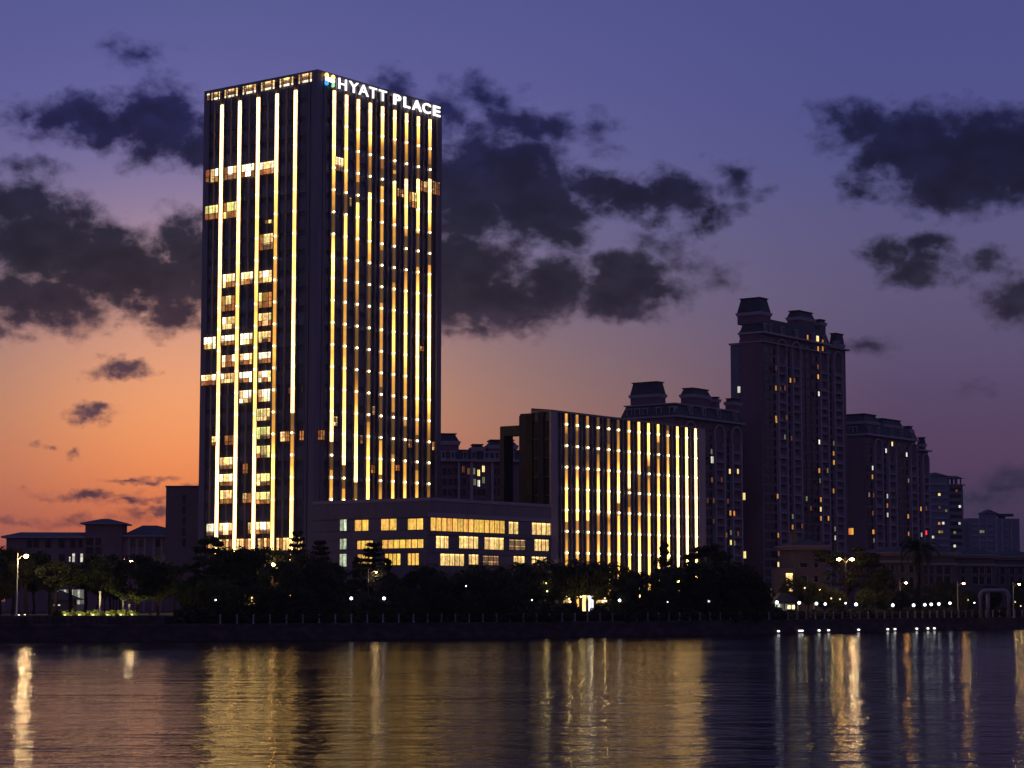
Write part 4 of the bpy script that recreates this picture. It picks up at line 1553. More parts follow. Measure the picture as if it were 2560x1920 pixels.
for px in (1573, 1593, 1613, 1647, 1680):
    dormer(mid, 'x', FM.left(px, 1028)[0], eM + 1.0, 2.0, 2.2, .1)
for px in (1727, 1760, 1797, 1838):
    dormer(mid, 'y', FM.right(px, 1018)[0], eM + 1.6, 1.5, 2.2, .2)
ya, yb_ = FM.left(1664, 1000, 7)[0], FM.left(1576, 1000, 2)[0]
penthouse(mid, 2, 7, ya, yb_, aM - 1, FM.left(1620, 987)[1], FM.left(1620, 952)[1])
ph(mid, FM, 1702, 1776, 1000, 1.2, 6, aM - 1, 989, 969)
ph(mid, FM, 1776, 1799, 1000, 1.2, 3.4, aM - 3, 1000, 991)
ph(mid, FM, 1813, 1852, 1000, 1.2, 4, aM - 4, 1008, 995)
for (a, b_, k) in ((767, 700, 'w'), (762, 635, 'g'), (907, 792, 'y'), (972, 793, 'y'), (765, 860, 'd'), (842, 860, 'd'), (730, 1025, 'd'), (778, 1025, 'd'), (890, 1030, 'd'), (912, 1125, 'o'), (942, 1128, 'o'), (778, 1190, 'd'), (915, 1280, 'g'), (975, 1290, 'd'), (880, 1300, 'd'), (915, 1360, 'y'), (947, 1365, 'g'), (785, 1440, 'o')):
    x, z = FM.right(1540 + a / 3.19, 930 + b_ / 3.19, -.6)
    small_lit(mid, 'y', x, z, APT[k], 1.7 if a == 767 else 1.0, 2.2 if a == 767 else 1.6, .6)

# --- right-hand tower
FR = Frame(2168, 800, py=1200)
rt = FR.root('apartment_tower')
tag(rt, 'apartment tower with a blank side wall and mansard roof right of the tallest one', 'building', 'apartment towers behind the hotel')
eR = FR.right(2170, 1088)[1]
xR1 = FR.right(2293, 1150)[0]
xR2 = FR.right(2324, 1150)[0]
LR = FR.left(2110, 1150)[0]
e2 = FR.right(2310, 1128)[1]
facade(rt, FR, 0, xR1, eR, [('w', 2170, 2184), ('b', 2187, 2205), ('w', 2208, 2218), ('b', 2221, 2239), ('w', 2246, 2258), ('w', 2262, 2273), ('b', 2276, 2292)], 3.2, zmin=6, depth=LR)
facade(rt, FR, xR1 + .01, xR2, e2, [('w', 2296, 2303), ('b', 2307, 2321)], 3.2, zmin=6, depth=LR * .7)
MB().box(-.7, xR1 + .5, -.9, .6, eR, eR + .6).box(-.7, .6, .6, LR + .6, eR, eR + .6).build('cornice', 'res_trim', rt)
aR = FR.right(2200, 1060)[1]
MB().frustum(-.4, xR1, -.4, LR, eR + .6, 1.2, xR1 - 1, 1.2, LR - 1.2, aR).build('roof', 'res_roof', rt)
for px in (2127, 2138):
    dormer(rt, 'x', FR.left(px, 1076)[0], eR + .9, 1.8, 2.2, .1)
for px in (2173, 2195, 2229, 2252, 2282):
    dormer(rt, 'y', FR.right(px, 1080)[0], eR + .9, 1.5, 2.2, .3)
penthouse(rt, 1, 12, 1, LR + 1, aR - 2, FR.left(2145, 1055)[1], FR.left(2145, 1033)[1])
ph(rt, FR, 2178, 2256, 1060, 1, 6, aR - 2, 1064, 1046)
ph(rt, FR, 2258, 2282, 1070, 1, 3.5, aR - 4, 1076, 1064)
ph(rt, FR, 2294, 2314, 1110, 1, 3.5, e2 - .5, 1112, 1092)
MB().box(xR1 + .02, xR2 + .8, -.9, .6, e2, e2 + .5).build('cornice', 'res_trim', rt)
for (a, b_, k) in ((555, 425, 'y'), (490, 497, 'w'), (708, 538, 'w'), (345, 680, 'w'), (343, 775, 'o'), (310, 965, 'g'), (357, 970, 'd'), (727, 815, 'g'), (503, 980, 'w'), (503, 1080, 'o'), (505, 1180, 'w'), (348, 1160, 'd'), (860, 1115, 'o'), (915, 1110, 'd'), (725, 1195, 'o'), (357, 1360, 'o'), (360, 1450, 'g'), (730, 1380, 'o'), (867, 1390, 'w'), (917, 1370, 'r')):
    x, z = FR.right(2100 + a / 4.254, 1010 + b_ / 4.254, -.6)
    small_lit(rt, 'y', x, z, APT[k], 1.8 if (a, b_) == (357, 1360) else 1.0, 1.6, .6)
y, z = FR.left(2100 + 118 / 4.254, 1010 + 1355 / 4.254, -.1)
small_lit(rt, 'x', y, z, 'apt_o', 2.0, 2.4, .1)

# --- lower apartment block seen between tower and wing
FLb = Frame(1190, 620, R(8), py=1150)
lo = FLb.root('apartment_tower')
tag(lo, 'dark apartment block with curved mansard roofs between hotel tower and wing', 'building', 'apartment towers behind the hotel')
xl0, xl1 = FLb.right(1085, 1160)[0], FLb.right(1310, 1160)[0]
eL = FLb.right(1190, 1154)[1]
box('wall', lo, 'res_wall', xl0, xl1, .62, 14, 0, eL)
MB().box(xl0, xl1, -.9, .6, eL, eL + .6).build('cornice', 'res_trim', lo)
aL = FLb.right(1190, 1123)[1]
MB().frustum(xl0, xl1, -.3, 14, eL + .6, xl0, xl1, 1.6, 12, aL).build('roof', 'res_roof', lo)
for px in (1108, 1132, 1163, 1184, 1216, 1230, 1243, 1265, 1280):
    dormer(lo, 'y', FLb.right(px, 1140)[0], eL + 1.0, 1.3, 1.6, .2)
penthouse(lo, FLb.right(1085, 1100)[0], FLb.right(1148, 1100)[0], .8, 9, aL - 1, FLb.right(1120, 1106)[1], FLb.right(1120, 1082)[1])
penthouse(lo, FLb.right(1182, 1100)[0], FLb.right(1211, 1100)[0], 1.2, 6, aL - 2, FLb.right(1196, 1121)[1], FLb.right(1196, 1109)[1])
penthouse(lo, FLb.right(1222, 1100)[0], FLb.right(1293, 1100)[0], .8, 9, aL - 1, FLb.right(1260, 1116)[1], FLb.right(1260, 1098)[1])
for (a, b_) in ((1147, 1172), (1180, 1225)):
    xa, xb_ = FLb.right(a, 1180)[0], FLb.right(b_ + 6, 1180)[0]
    for xx in (xa, xb_):
        box('column', lo, 'res_trim', xx - .3, xx + .3, -.4, .6, 0, eL - .1)
for k in range(7):
    for px in (1098, 1112, 1126, 1140, 1160, 1186, 1198, 1209, 1236, 1250, 1264, 1278):
        x, z = FLb.right(px, 1178 + k * 26)
        if (px in (1186, 1198, 1209) and k < 2):
            continue
        box('window', lo, 'glass', x - .55, x + .55, .5, .65, z - .9, z + .9)
for (px, py, k) in ((1185, 1178, 'g'), (1197, 1182, 'y'), (1209, 1172, 'y'), (1187, 1205, 'g'), (1197, 1208, 'w'), (1209, 1200, 'g'), (1159, 1173, 'd'), (1172, 1178, 'd')):
    x, z = FLb.right(px, py)
    small_lit(lo, 'y', x, z, APT[k], .7, 1.8, -.4)

# --- far blocks on the right
FA = Frame(2362, 1050, R(20), py=1300)
fa = FA.root('apartment_tower')
tag(fa, 'distant slim apartment block with an open rooftop belvedere', 'building', 'far apartment blocks on the right')
x0, x1, x2 = FA.right(2322, 1250)[0], FA.right(2372, 1250)[0], FA.right(2410, 1250)[0]
zA1 = FA.right(2345, 1190)[1]
zA2 = FA.right(2390, 1213)[1]
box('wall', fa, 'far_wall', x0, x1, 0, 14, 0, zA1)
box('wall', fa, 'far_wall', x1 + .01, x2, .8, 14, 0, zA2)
xm = (x0 + x1) / 2
zr = FA.right(2343, 1180)[1]
q = MB()
q.v = [(x0 - .6, -.6, zA1), (x1 + .6, -.6, zA1), (x1 + .6, 14, zA1), (x0 - .6, 14, zA1), (xm, 3, zr), (xm, 11, zr)]
q.f = [(0, 1, 4), (1, 2, 5, 4), (2, 3, 5), (3, 0, 4, 5), (3, 2, 1, 0)]
q.build('roof', 'res_roof', fa)
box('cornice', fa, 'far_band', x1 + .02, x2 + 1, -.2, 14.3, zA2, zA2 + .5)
zp0, zp1 = zA2 + .5, FA.right(2390, 1196)[1]
for xx in (x1 + 1, x1 + 3.2, x2 - 3, x2 - .8):
    box('belvedere_post', fa, 'res_roof', xx - .25, xx + .25, 1.2, 1.7, zp0, zp1)
    box('belvedere_post', fa, 'res_roof', xx - .25, xx + .25, 6.2, 6.7, zp0, zp1)
MB().frustum(x1 - .2, x2 + .6, .2, 8, zp1, x1 + 2, x2 - 2, 3, 5, FA.right(2390, 1189)[1]).build('belvedere_roof', 'res_roof', fa)
for k in range(22):
    z = 6 + k * 3.3
    if z < zA1 - 3:
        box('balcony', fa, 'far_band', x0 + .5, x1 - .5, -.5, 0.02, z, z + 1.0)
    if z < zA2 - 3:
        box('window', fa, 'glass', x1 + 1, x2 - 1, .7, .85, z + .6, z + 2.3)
for (a, b_, k) in ((1055, 962, 'y'), (1238, 922, 'd'), (1275, 1090, 'w'), (1130, 1135, 'g'), (1060, 1100, 'd'), (1055, 1270, 'o'), (1097, 1267, 'w'), (1272, 1270, 'w'), (1055, 1360, 'o'), (1083, 1360, 'g'), (1220, 1367, 'g'), (1220, 1510, 'w'), (990, 1415, 'w')):
    x, z = FA.right(2100 + a / 4.254, 1010 + b_ / 4.254, -.6)
    small_lit(fa, 'y', x, z, APT[k], 1.2, 1.2, .6)

FC = Frame(2480, 1300, R(14), py=1350)
fc = FC.root('apartment_tower')
tag(fc, 'farthest broad grey apartment block with a small hut on its flat roof', 'building', 'far apartment blocks on the right')
x0, x1 = FC.right(2424, 1330)[0], FC.right(2549, 1330)[0]
zc = FC.right(2480, 1296)[1]
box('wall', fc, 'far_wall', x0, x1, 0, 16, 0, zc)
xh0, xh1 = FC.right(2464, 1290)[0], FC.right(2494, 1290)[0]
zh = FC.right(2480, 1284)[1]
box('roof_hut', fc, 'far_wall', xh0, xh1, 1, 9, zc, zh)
q = MB()
xm = (xh0 + xh1) / 2
q.v = [(xh0 - 1, 0, zh), (xh1 + 1, 0, zh), (xh1 + 1, 10, zh), (xh0 - 1, 10, zh), (xm, 3, FC.right(2480, 1273)[1]), (xm, 7, FC.right(2480, 1273)[1])]
q.f = [(0, 1, 4), (1, 2, 5, 4), (2, 3, 5), (3, 0, 4, 5), (3, 2, 1, 0)]
q.build('roof', 'res_roof', fc)
MB().box(xh1 + 1.1, FC.right(2536, 1284)[0], 1, 8, zh - 1.5, zh + .1).box(xh1 + 3, xh1 + 6, 2, 6, zc, zh - 1.6).build('roof_slab', 'res_roof', fc)
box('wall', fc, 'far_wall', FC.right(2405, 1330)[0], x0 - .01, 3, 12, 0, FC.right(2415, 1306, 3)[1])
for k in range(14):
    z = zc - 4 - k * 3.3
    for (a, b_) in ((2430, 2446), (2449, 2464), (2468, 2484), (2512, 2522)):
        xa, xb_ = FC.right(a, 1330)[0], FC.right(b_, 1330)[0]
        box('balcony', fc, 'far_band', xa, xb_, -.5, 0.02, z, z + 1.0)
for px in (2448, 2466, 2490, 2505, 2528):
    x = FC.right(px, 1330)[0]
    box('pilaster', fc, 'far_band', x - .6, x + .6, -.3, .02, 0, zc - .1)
x, z = FC.right(2455, 1329, -.6)
small_lit(fc, 'y', x, z, 'apt_g', 3.0, 1.6, .6)

# ------------------------------------------------------------------ school and plain block on the left
def hip(mb, x0, x1, y0, y1, z0, z1, ov=.8, ridge=.5):
    w = min(x1 - x0, y1 - y0) / 2 * (1 - ridge * .4)
    mb.frustum(x0 - ov, x1 + ov, y0 - ov, y1 + ov, z0, x0 + w, x1 - w, y0 + w, y1 - w, z1)
    return mb


FS = Frame(210, 455, R(4), py=1340)
sch = FS.root('school_building')
tag(sch, 'long low school-like building with grey hipped roofs left of the hotel tower', 'building')
xs0, xs1 = FS.right(16, 1345)[0], FS.right(214, 1345)[0]
xs2 = FS.right(306, 1345)[0]
xs3 = FS.right(495, 1345)[0]
e1 = FS.right(110, 1345)[1]
box('wall', sch, 'school', xs0, xs1, 0, 12, 0, e1)
q = MB().frustum(xs0 - 1, xs1 + .5, -1, 13, e1 + .35, xs0 + 2.2, xs1 + .5, 4.5, 7.5, FS.right(110, 1329)[1])
q.build('roof', 'school_roof', sch)
box('eave', sch, 'school_trim', xs0 - 1, xs1 - .01, -1.0, 13, e1, e1 + .34)
e2_ = FS.right(260, 1311)[1]
box('wall', sch, 'school', xs1, xs2, -.8, 9, 0, e2_)
hip(MB(), xs1, xs2, -.8, 9, e2_ + .3, FS.right(260, 1296)[1], .9).build('roof', 'school_roof', sch)
box('eave', sch, 'school_trim', xs1 - .95, xs2 + .95, -1.75, 9.9, e2_, e2_ + .29)
e3 = FS.right(400, 1342)[1]
box('wall', sch, 'school', xs2 + .01, xs3, -.3, 12, 0, e3)
xr0 = FS.right(308, 1320)[0]
xr1 = FS.right(416, 1320)[0]
MB().frustum(xs2 + .02, xs3, -1.2, 12.5, e3 + .35, FS.right(352, 1312)[0], FS.right(388, 1312)[0], 4, 8, FS.right(370, 1312)[1]).build('roof', 'school_roof', sch)
box('eave', sch, 'school_trim', xs2 + .02, xs3, -1.25, 12, e3, e3 + .34)
for row, (ya, yb2) in enumerate(((1349, 1369), (1386, 1407), (1424, 1444))):
    for (a, b_) in ((68, 80), (84, 97), (113, 127), (147, 161), (176, 188), (196, 206)):
        x0_, z1_ = FS.right(a, ya)
        x1_, z0_ = FS.right(b_, yb2)
        lit = row == 1 and a in (176, 196)
        box('window', sch, 'glass', x0_, x1_, -.06, .1, z0_, z1_)
    for (a, b_) in ((326, 340), (344, 360), (388, 402), (406, 420), (448, 460), (466, 478)):
        x0_, z1_ = FS.right(a, ya - 2)
        x1_, z0_ = FS.right(b_, yb2 - 2)
        box('window', sch, 'glass', x0_, x1_, -.36, -.2, z0_, z1_)
for (a, b_) in ((216, 234), (240, 254)):
    for ya in (1345, 1368):
        x0_, z1_ = FS.right(a, ya)
        x1_, z0_ = FS.right(b_, ya + 18)
        box('window', sch, 'glass', x0_, x1_, -.87, -.7, z0_, z1_)
for px in (322, 342, 362, 385, 404, 423):
    x = FS.right(px, 1400)[0]
    box('pilaster', sch, 'school_trim', x - .25, x + .25, -.5, -.25, 0, e3 - .2)
for (a, b_, ya, yb2) in ((173, 176, 1392, 1404), (181, 187, 1384, 1405), (201, 207, 1384, 1405)):
    x0_, z1_ = FS.right(a, ya, -.1)
    x1_, z0_ = FS.right(b_, yb2, -.1)
    w_ = MB().box(x0_ - .06, x1_ + .06, -.12, -.07, z0_ - .06, z1_ + .06).build('window', 'frame', sch)
    box('pane', w_, 'apt_w', x0_, x1_, -.16, -.125, z0_, z1_ - (z1_ - z0_) * .35)
    box('pane', w_, 'apt_w', x0_, x1_, -.16, -.125, z1_ - (z1_ - z0_) * .31, z1_)

FK = Frame(414, 440, R(-2), py=1300)
blk = FK.root('office_block')
tag(blk, 'plain dark flat-roofed block standing against the left edge of the hotel tower', 'building')
xk = FK.right(505, 1218)[0]
zk = FK.right(440, 1218)[1]
box('wall', blk, 'block', 0, xk, 0, 12, 0, zk)
MB().box(-.15, xk, -.15, 12.1, zk, zk + .3).build('parapet', 'roof_dark', blk)
for k in range(5):
    x0_, z1_ = FK.right(456, 1238 + k * 27)
    x1_, z0_ = FK.right(464, 1258 + k * 27)
    box('window', blk, 'glass', x0_, x1_, -.06, .1, z0_, z1_)

# small lit shed with a pitched roof in the park
FH = Frame(120, 415, R(2), gz=TZ, py=1500)
shd = FH.root('park_shed')
tag(shd, 'small pitched-roof shed among thin trees in front of a pale lit wall', 'shed')
sx0, sx1 = FH.right(118, 1500)[0], FH.right(183, 1500)[0]
sz = FH.right(150, 1500)[1]
box('wall', shd, 'villa', sx0, sx1, 0, 4, 0, sz)
q = MB()
zr = FH.right(152, 1476)[1]
q.v = [(sx0 - .6, -.5, sz), (sx1 + 1.6, -.5, sz), (sx1 + 1.6, 4.5, sz), (sx0 - .6, 4.5, sz), (sx0 + 2.2, 1.2, zr), (sx0 + 2.2, 2.6, zr)]
q.f = [(0, 1, 4), (1, 2, 5, 4), (2, 3, 5), (3, 0, 4, 5), (3, 2, 1, 0)]
q.build('roof', 'villa_roof', shd)
d_ = MB().box(sx0 + 1.2, sx0 + 2.6, -.08, .02, 1.0, 1.9).build('window', 'frame', shd)
box('pane', d_, 'apt_w', sx0 + 1.3, sx0 + 2.5, -.12, -.085, 1.35, 1.6)
# pale wall behind it, its ribs given a glow in place of yard lighting
FY = Frame(150, 432, R(1), gz=TZ, py=1480)
yw = FY.root('screen_wall')
tag(yw, 'pale lit ribbed wall behind the small park shed', 'wall')
ax0, ax1 = FY.right(143, 1480)[0], FY.right(212, 1480)[0]
az1, az0 = FY.right(150, 1473)[1], 0
box('wall', yw, 'school_trim', ax0, ax1, 0, .3, 0, az1)
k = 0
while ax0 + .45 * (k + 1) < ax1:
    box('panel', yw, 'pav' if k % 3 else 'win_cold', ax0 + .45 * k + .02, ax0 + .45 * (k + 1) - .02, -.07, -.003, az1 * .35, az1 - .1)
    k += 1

# ------------------------------------------------------------------ villas on the right
def villa(label, px0, px1, py_eave, py_ridge, Y, rz, cols, chimney=None, floors=((1411, 1436), (1446, 1470)), trim_rows=(1404,)):
    Fv = Frame(px0, Y, rz, py=1420)
    rt_ = Fv.root('villa')
    tag(rt_, label, 'house', 'villas along the right bank')
    x1 = Fv.right(px1, 1420)[0]
    e = Fv.right((px0 + px1) / 2, py_eave)[1]
    zr_ = Fv.right((px0 + px1) / 2, py_ridge)[1]
    box('wall', rt_, 'villa', 0, x1, 0, 10, 0, e)
    MB().box(-1, x1 + 1, -1, 11, e, e + .35).box(-.6, x1 + .6, -.6, 10.6, e - .5, e - .003).build('eave', 'villa_trim', rt_)
    r_o = hip(MB(), 0, x1, 0, 10, e + .355, zr_, 1.0).build('roof', 'villa_roof', rt_)
    if chimney:
        xc = Fv.right(chimney, py_ridge)[0]
        MB().box(xc - .6, xc + .6, 1.2, 2.4, e + .36, zr_ + 1.2).box(xc - .8, xc + .8, 1.0, 2.6, zr_ + 1.2, zr_ + 1.6).build('chimney', 'villa', r_o)
    for ty in trim_rows:
        z = Fv.right((px0 + px1) / 2, ty)[1]
        box('cornice', rt_, 'villa_trim', -.3, x1 + .3, -.45, .02, z - .25, z + .25)
    for (a, b_) in cols:
        for (ya, yb2) in floors:
            xa, z1_ = Fv.right(a, ya)
            xb_, z0_ = Fv.right(b_, yb2)
            w_ = MB().box(xa - .12, xb_ + .12, -.12, .02, z0_ - .15, z0_ - .02).box(xa - .15, xa, -.12, .02, z0_, z1_).box(xb_, xb_ + .15, -.12, .02, z0_, z1_).build('window', 'villa_trim', rt_)
            box('pane', w_, 'glass', xa, xb_, -.06, .01, z0_, z1_)
    return Fv, rt_


Fv, v1 = villa('large hipped-roof villa with a chimney and a lit garden door, near the pavilion', 1985, 2066, 1368, 1347, 470, R(10), ((2000, 2018), (2035, 2045)), 1990, ((1408, 1418), (1440, 1455)), ())
xa, z1_ = Fv.right(1964, 1432, -1)
xb_, z0_ = Fv.right(1983, 1456, -1)
box('garden_wing', v1, 'villa', xa - 1, -.02, -.9, 6, 0, z1_ + 1)
w_ = MB().box(xa, xb_, -.98, -.92, z0_ - 2, z1_).build('door', 'frame', v1)
box('pane', w_, 'win_pale', xa + .1, xb_ - .1, -1.03, -.985, z0_ - 1.9, z1_ - .1)
villa('two-storey villa with a long cornice behind the tall date palm', 2190, 2296, 1384, 1366, 480, R(6), ((2205, 2215), (2226, 2236), (2250, 2262), (2272, 2284)), None, ((1413, 1432), (1443, 1465)), (1404,))
villa('two-storey villa with white pillars between date palm and white arch', 2300, 2388, 1385, 1366, 486, R(8), ((2308, 2319), (2323, 2334), (2340, 2356), (2360, 2376)), None, ((1416, 1436), (1441, 1460)), (1410,))
villa('two-storey villa with dark bay windows behind the white arch', 2394, 2486, 1390, 1369, 500, R(8), ((2402, 2412), (2430, 2445), (2448, 2460), (2466, 2478)), None, ((1418, 1434), (1442, 1460)), (1412,))
villa('villa at the far end of the row beyond the white arch', 2492, 2590, 1394, 1374, 520, R(8), ((2500, 2512), (2524, 2536), (2545, 2556)), None, ((1420, 1436), (1442, 1460)), (1414,))

# ------------------------------------------------------------------ trees
rng = np.random.default_rng(11)


def leaf_mesh(name, centers, size, mat, flat=0.0, rg=None):
    """many small two-sided leaf blades (rhombs) at the given points"""
    rg = rg or rng
    n = len(centers)
    c = np.asarray(centers)
    d1 = rg.normal(size=(n, 3))
    d1[:, 2] *= (1 - flat)
    d1 /= np.linalg.norm(d1, axis=1)[:, None] + 1e-9
    d2 = rg.normal(size=(n, 3))
    d2[:, 2] *= (1 - flat)
    d2 -= (d2 * d1).sum(1)[:, None] * d1
    d2 /= np.linalg.norm(d2, axis=1)[:, None] + 1e-9
    s = size * rg.uniform(.6, 1.3, n)[:, None]
    v = np.concatenate([c - d1 * s, c + d2 * s * .45, c + d1 * s, c - d2 * s * .45], axis=1).reshape(-1, 3)
    me = bpy.data.meshes.new(name)
    me.vertices.add(4 * n)
    me.vertices.foreach_set('co', v.astype(np.float32).ravel())
    me.loops.add(4 * n)
    me.loops.foreach_set('vertex_index', np.arange(4 * n, dtype=np.int32))
    me.polygons.add(n)
    me.polygons.foreach_set('loop_start', np.arange(0, 4 * n, 4, dtype=np.int32))
    me.materials.append(M[mat])
    me.update(calc_edges=True)
    me.validate()
    return me


def blob_points(c, r, n, shell=.5):
    d = rng.normal(size=(n, 3))
    d /= np.linalg.norm(d, axis=1)[:, None]
    rad = rng.uniform(shell ** 3, 1, n) ** (1 / 3)
    return np.asarray(c) + d * rad[:, None] * np.asarray(r)


def broad_proto(seed, wide=1.0, base=.28, mat='leaf', n_cl=42, leaves=150):
    """10 m round-headed broadleaf"""
    rg = random.Random(seed)
    tr = MB()
    H0 = 10 * base
    tr.tube([(0, 0, -.3), (.1, 0, H0 * .5), (rg.uniform(-.2, .2), .1, H0), (rg.uniform(-.4, .4), 0, 6.5)], [.32, .25, .22, .09], 8)
    pts = []
    for k in range(n_cl):
        a = rg.uniform(0, 2 * math.pi)
        u = rg.uniform(0, 1) ** .5
        zz = rg.uniform(-1, 1)
        rr = math.sqrt(max(0, 1 - zz * zz)) * (0.55 + .45 * u)
        cz = 10 * base + (10 - 10 * base) * .5
        hz = (10 - 10 * base) * .5 - .7
        c = (3.6 * wide * rr * math.cos(a), 3.6 * wide * rr * math.sin(a), cz + zz * hz * (1 if zz > 0 else .85))
        r0 = rg.uniform(.75, 1.45)
        pts.append(blob_points(c, (r0 * wide, r0 * wide, r0 * .75), leaves, .45))
        if k % 3 == 0:
            tr.tube([(0, 0, H0 + rg.uniform(-.3, 1.2)), (c[0] * .5, c[1] * .5, (H0 + c[2]) / 2 + .2), c], [.12, .08, .03], 5)
    return tr.mesh('trunk', 'bark'), leaf_mesh('crown', np.concatenate(pts), .26, mat), 10.0


def layered_proto(seed, mat='leaf', gaps=1.0):
    """10 m open tree with flat spreading tiers of foliage"""
    rg = random.Random(seed)
    tr = MB()
    tr.tube([(0, 0, -.3), (.15, 0, 2.2), (-.1, .1, 5), (.1, 0, 9.2)], [.26, .21, .15, .05], 8)
    pts = []
    for lv in range(6):
        z = 3.4 + lv * 1.15 + rg.uniform(-.2, .2)
        reach = (4.6, 4.9, 4.2, 3.6, 2.8, 1.8)[lv]
        for k in range(7 if lv < 4 else 5):
            a = 2 * math.pi * k / 7 + rg.uniform(-.4, .4)
            L_ = reach * rg.uniform(.55, 1.0)
            tip = (L_ * math.cos(a), L_ * math.sin(a), z + rg.uniform(.5, 1.3))
            tr.tube([(0, 0, z - .6), (tip[0] * .5, tip[1] * .5, z + .3), tip], [.11, .06, .025], 5)
            for q in range(2):
                f = rg.uniform(.6, 1.05)
                c = (tip[0] * f, tip[1] * f, tip[2] + rg.uniform(-.1, .3))
                r0 = rg.uniform(.7, 1.25)
                pts.append(blob_points(c, (r0, r0, .28), int(90 * gaps), .1))
    return tr.mesh('trunk', 'bark'), leaf_mesh('crown', np.concatenate(pts), .24, mat, .35), 10.0


def umbrella_proto(seed, mat='leaf'):
    """10 m tree with forked limbs and a broad flat broken crown high up"""
    rg = random.Random(seed)
    tr = MB()
    tr.tube([(0, 0, -.3), (.1, .1, 2.0), (0, 0, 3.6)], [.3, .25, .2], 8)
    pts = []
    for k in range(9):
        a = 2 * math.pi * k / 9 + rg.uniform(-.3, .3)
        R_ = rg.uniform(1.6, 4.6)
        zt_ = 9.3 - R_ * .42 + rg.uniform(-.5, .4)
        mid_ = (R_ * .45 * math.cos(a), R_ * .45 * math.sin(a), 3.6 + (zt_ - 3.6) * .62)
        tip = (R_ * math.cos(a), R_ * math.sin(a), zt_)
        tr.tube([(0, 0, rg.uniform(2.6, 3.6)), mid_, tip], [.15, .09, .03], 6)
        for q in range(5):
            b2 = a + rg.uniform(-.5, .5)
            r2 = R_ * rg.uniform(.55, 1.15)
            c = (r2 * math.cos(b2), r2 * math.sin(b2), zt_ + rg.uniform(-.5, .45))
            tr.tube([mid_, ((mid_[0] + c[0]) / 2, (mid_[1] + c[1]) / 2, (mid_[2] + c[2]) / 2 + .2), c], [.06, .04, .015], 4)
            r0 = rg.uniform(.55, 1.15)
            pts.append(blob_points(c, (r0, r0, .24), 95, .1))
    for k in range(10):
        a = rg.uniform(0, 6.28)
        r2 = rg.uniform(2.0, 4.2)
        c = (r2 * math.cos(a), r2 * math.sin(a), rg.uniform(4.2, 6.0))
        tr.tube([(0, 0, 3.2), (c[0] * .5, c[1] * .5, c[2] - .4), c], [.07, .05, .015], 4)
        pts.append(blob_points(c, (.95, .95, .2), 80, .1))
    return tr.mesh('trunk', 'bark'), leaf_mesh('crown', np.concatenate(pts), .24, mat, .35), 10.0


def pine_proto(seed):
    """10 m Norfolk-type conifer with separate whorls"""
    rg = random.Random(seed)
    tr = MB()
    tr.tube([(0, 0, -.3), (0, 0, 5), (0.05, 0, 10.0)], [.2, .13, .03], 8)
    pts = []
    for lv in range(13):
        z = 1.8 + lv * .64
        reach = 2.5 * (1 - (lv / 13.5) ** 1.3) + .25
        for k in range(7):
            a = 2 * math.pi * k / 7 + lv * .4 + rg.uniform(-.2, .2)
            L_ = reach * rg.uniform(.8, 1.1)
            tr.tube([(0, 0, z), (L_ * math.cos(a), L_ * math.sin(a), z + .25)], [.05, .02], 4)
            t = np.linspace(.25, 1, 36)
            p = np.stack([L_ * t * math.cos(a), L_ * t * math.sin(a), z + .25 * t], 1)
            pts.append(p + rng.normal(size=p.shape) * (.16, .16, .09))
    return tr.mesh('trunk', 'bark'), leaf_mesh('crown', np.concatenate(pts), .22, 'leaf_pine', .2), 10.0


def palm_proto(seed, fronds=16, flen=2.6, trunk=.2, dense=1.0, up=.9, shag=False):
    """10 m palm, feather fronds from the top of a bare stem"""
    rg = random.Random(seed)
    tr = MB()
    zt_ = 8.3
    tr.tube([(0, 0, -.3), (.1, .05, 3), (.05, 0, 6), (0, 0, zt_)], [trunk * 1.4, trunk * 1.1, trunk, trunk * .9], 8)
    v, f = [], []
    lf = []
    for k in range(fronds):
        a = 2 * math.pi * k / fronds + rg.uniform(-.2, .2)
        el0 = rg.uniform(.1, 1.25) * up
        L_ = flen * rg.uniform(.8, 1.15)
        pts_ = []
        x, z, e = 0.0, zt_, el0
        for s in range(9):
            pts_.append((x * math.cos(a), x * math.sin(a), z))
            x += L_ / 8 * math.cos(e)
            z += L_ / 8 * math.sin(e)
            e -= .26
        tr.tube(pts_, [.045, .04, .035, .03, .03, .025, .02, .015, .01], 4, False)
        side = Vector((-math.sin(a), math.cos(a), 0))
        for i in range(1, 9):
            for sub in (0, .33, .66):
                p0 = Vector(pts_[i - 1]).lerp(Vector(pts_[i]), sub)
                ll = .75 * dense * math.sin(min(1, (i + sub) / 4.5) * math.pi / 2) * (1.15 - .08 * i)
                fw = (Vector(pts_[i]) - Vector(pts_[i - 1])).normalized()
                for sg in (-1, 1):
                    tip = p0 + side * sg * ll * .8 + fw * ll * .55 + Vector((0, 0, -.28 * ll))
                    n0 = len(v)
                    w_ = fw * .07
                    v += [tuple(p0 - w_), tuple(p0 + w_), tuple(tip)]
                    f.append((n0, n0 + 1, n0 + 2))
    if shag:
        for k in range(260):
            a = rg.uniform(0, 6.28)
            z0 = rg.uniform(zt_ - 1.6, zt_)
            p0 = Vector((.2 * math.cos(a), .2 * math.sin(a), z0))
            tip = p0 + Vector((math.cos(a) * rg.uniform(.3, .7), math.sin(a) * rg.uniform(.3, .7), -rg.uniform(.4, 1.0)))
            n0 = len(v)
            v += [tuple(p0 + Vector((0, 0, .08))), tuple(p0), tuple(tip)]
            f.append((n0, n0 + 1, n0 + 2))
    me = bpy.data.meshes.new('crown')
    me.from_pydata(v, [], f)
    me.materials.append(M['leaf_palm'])
    me.update()
    return tr.mesh('trunk', 'bark'), me, 10.0


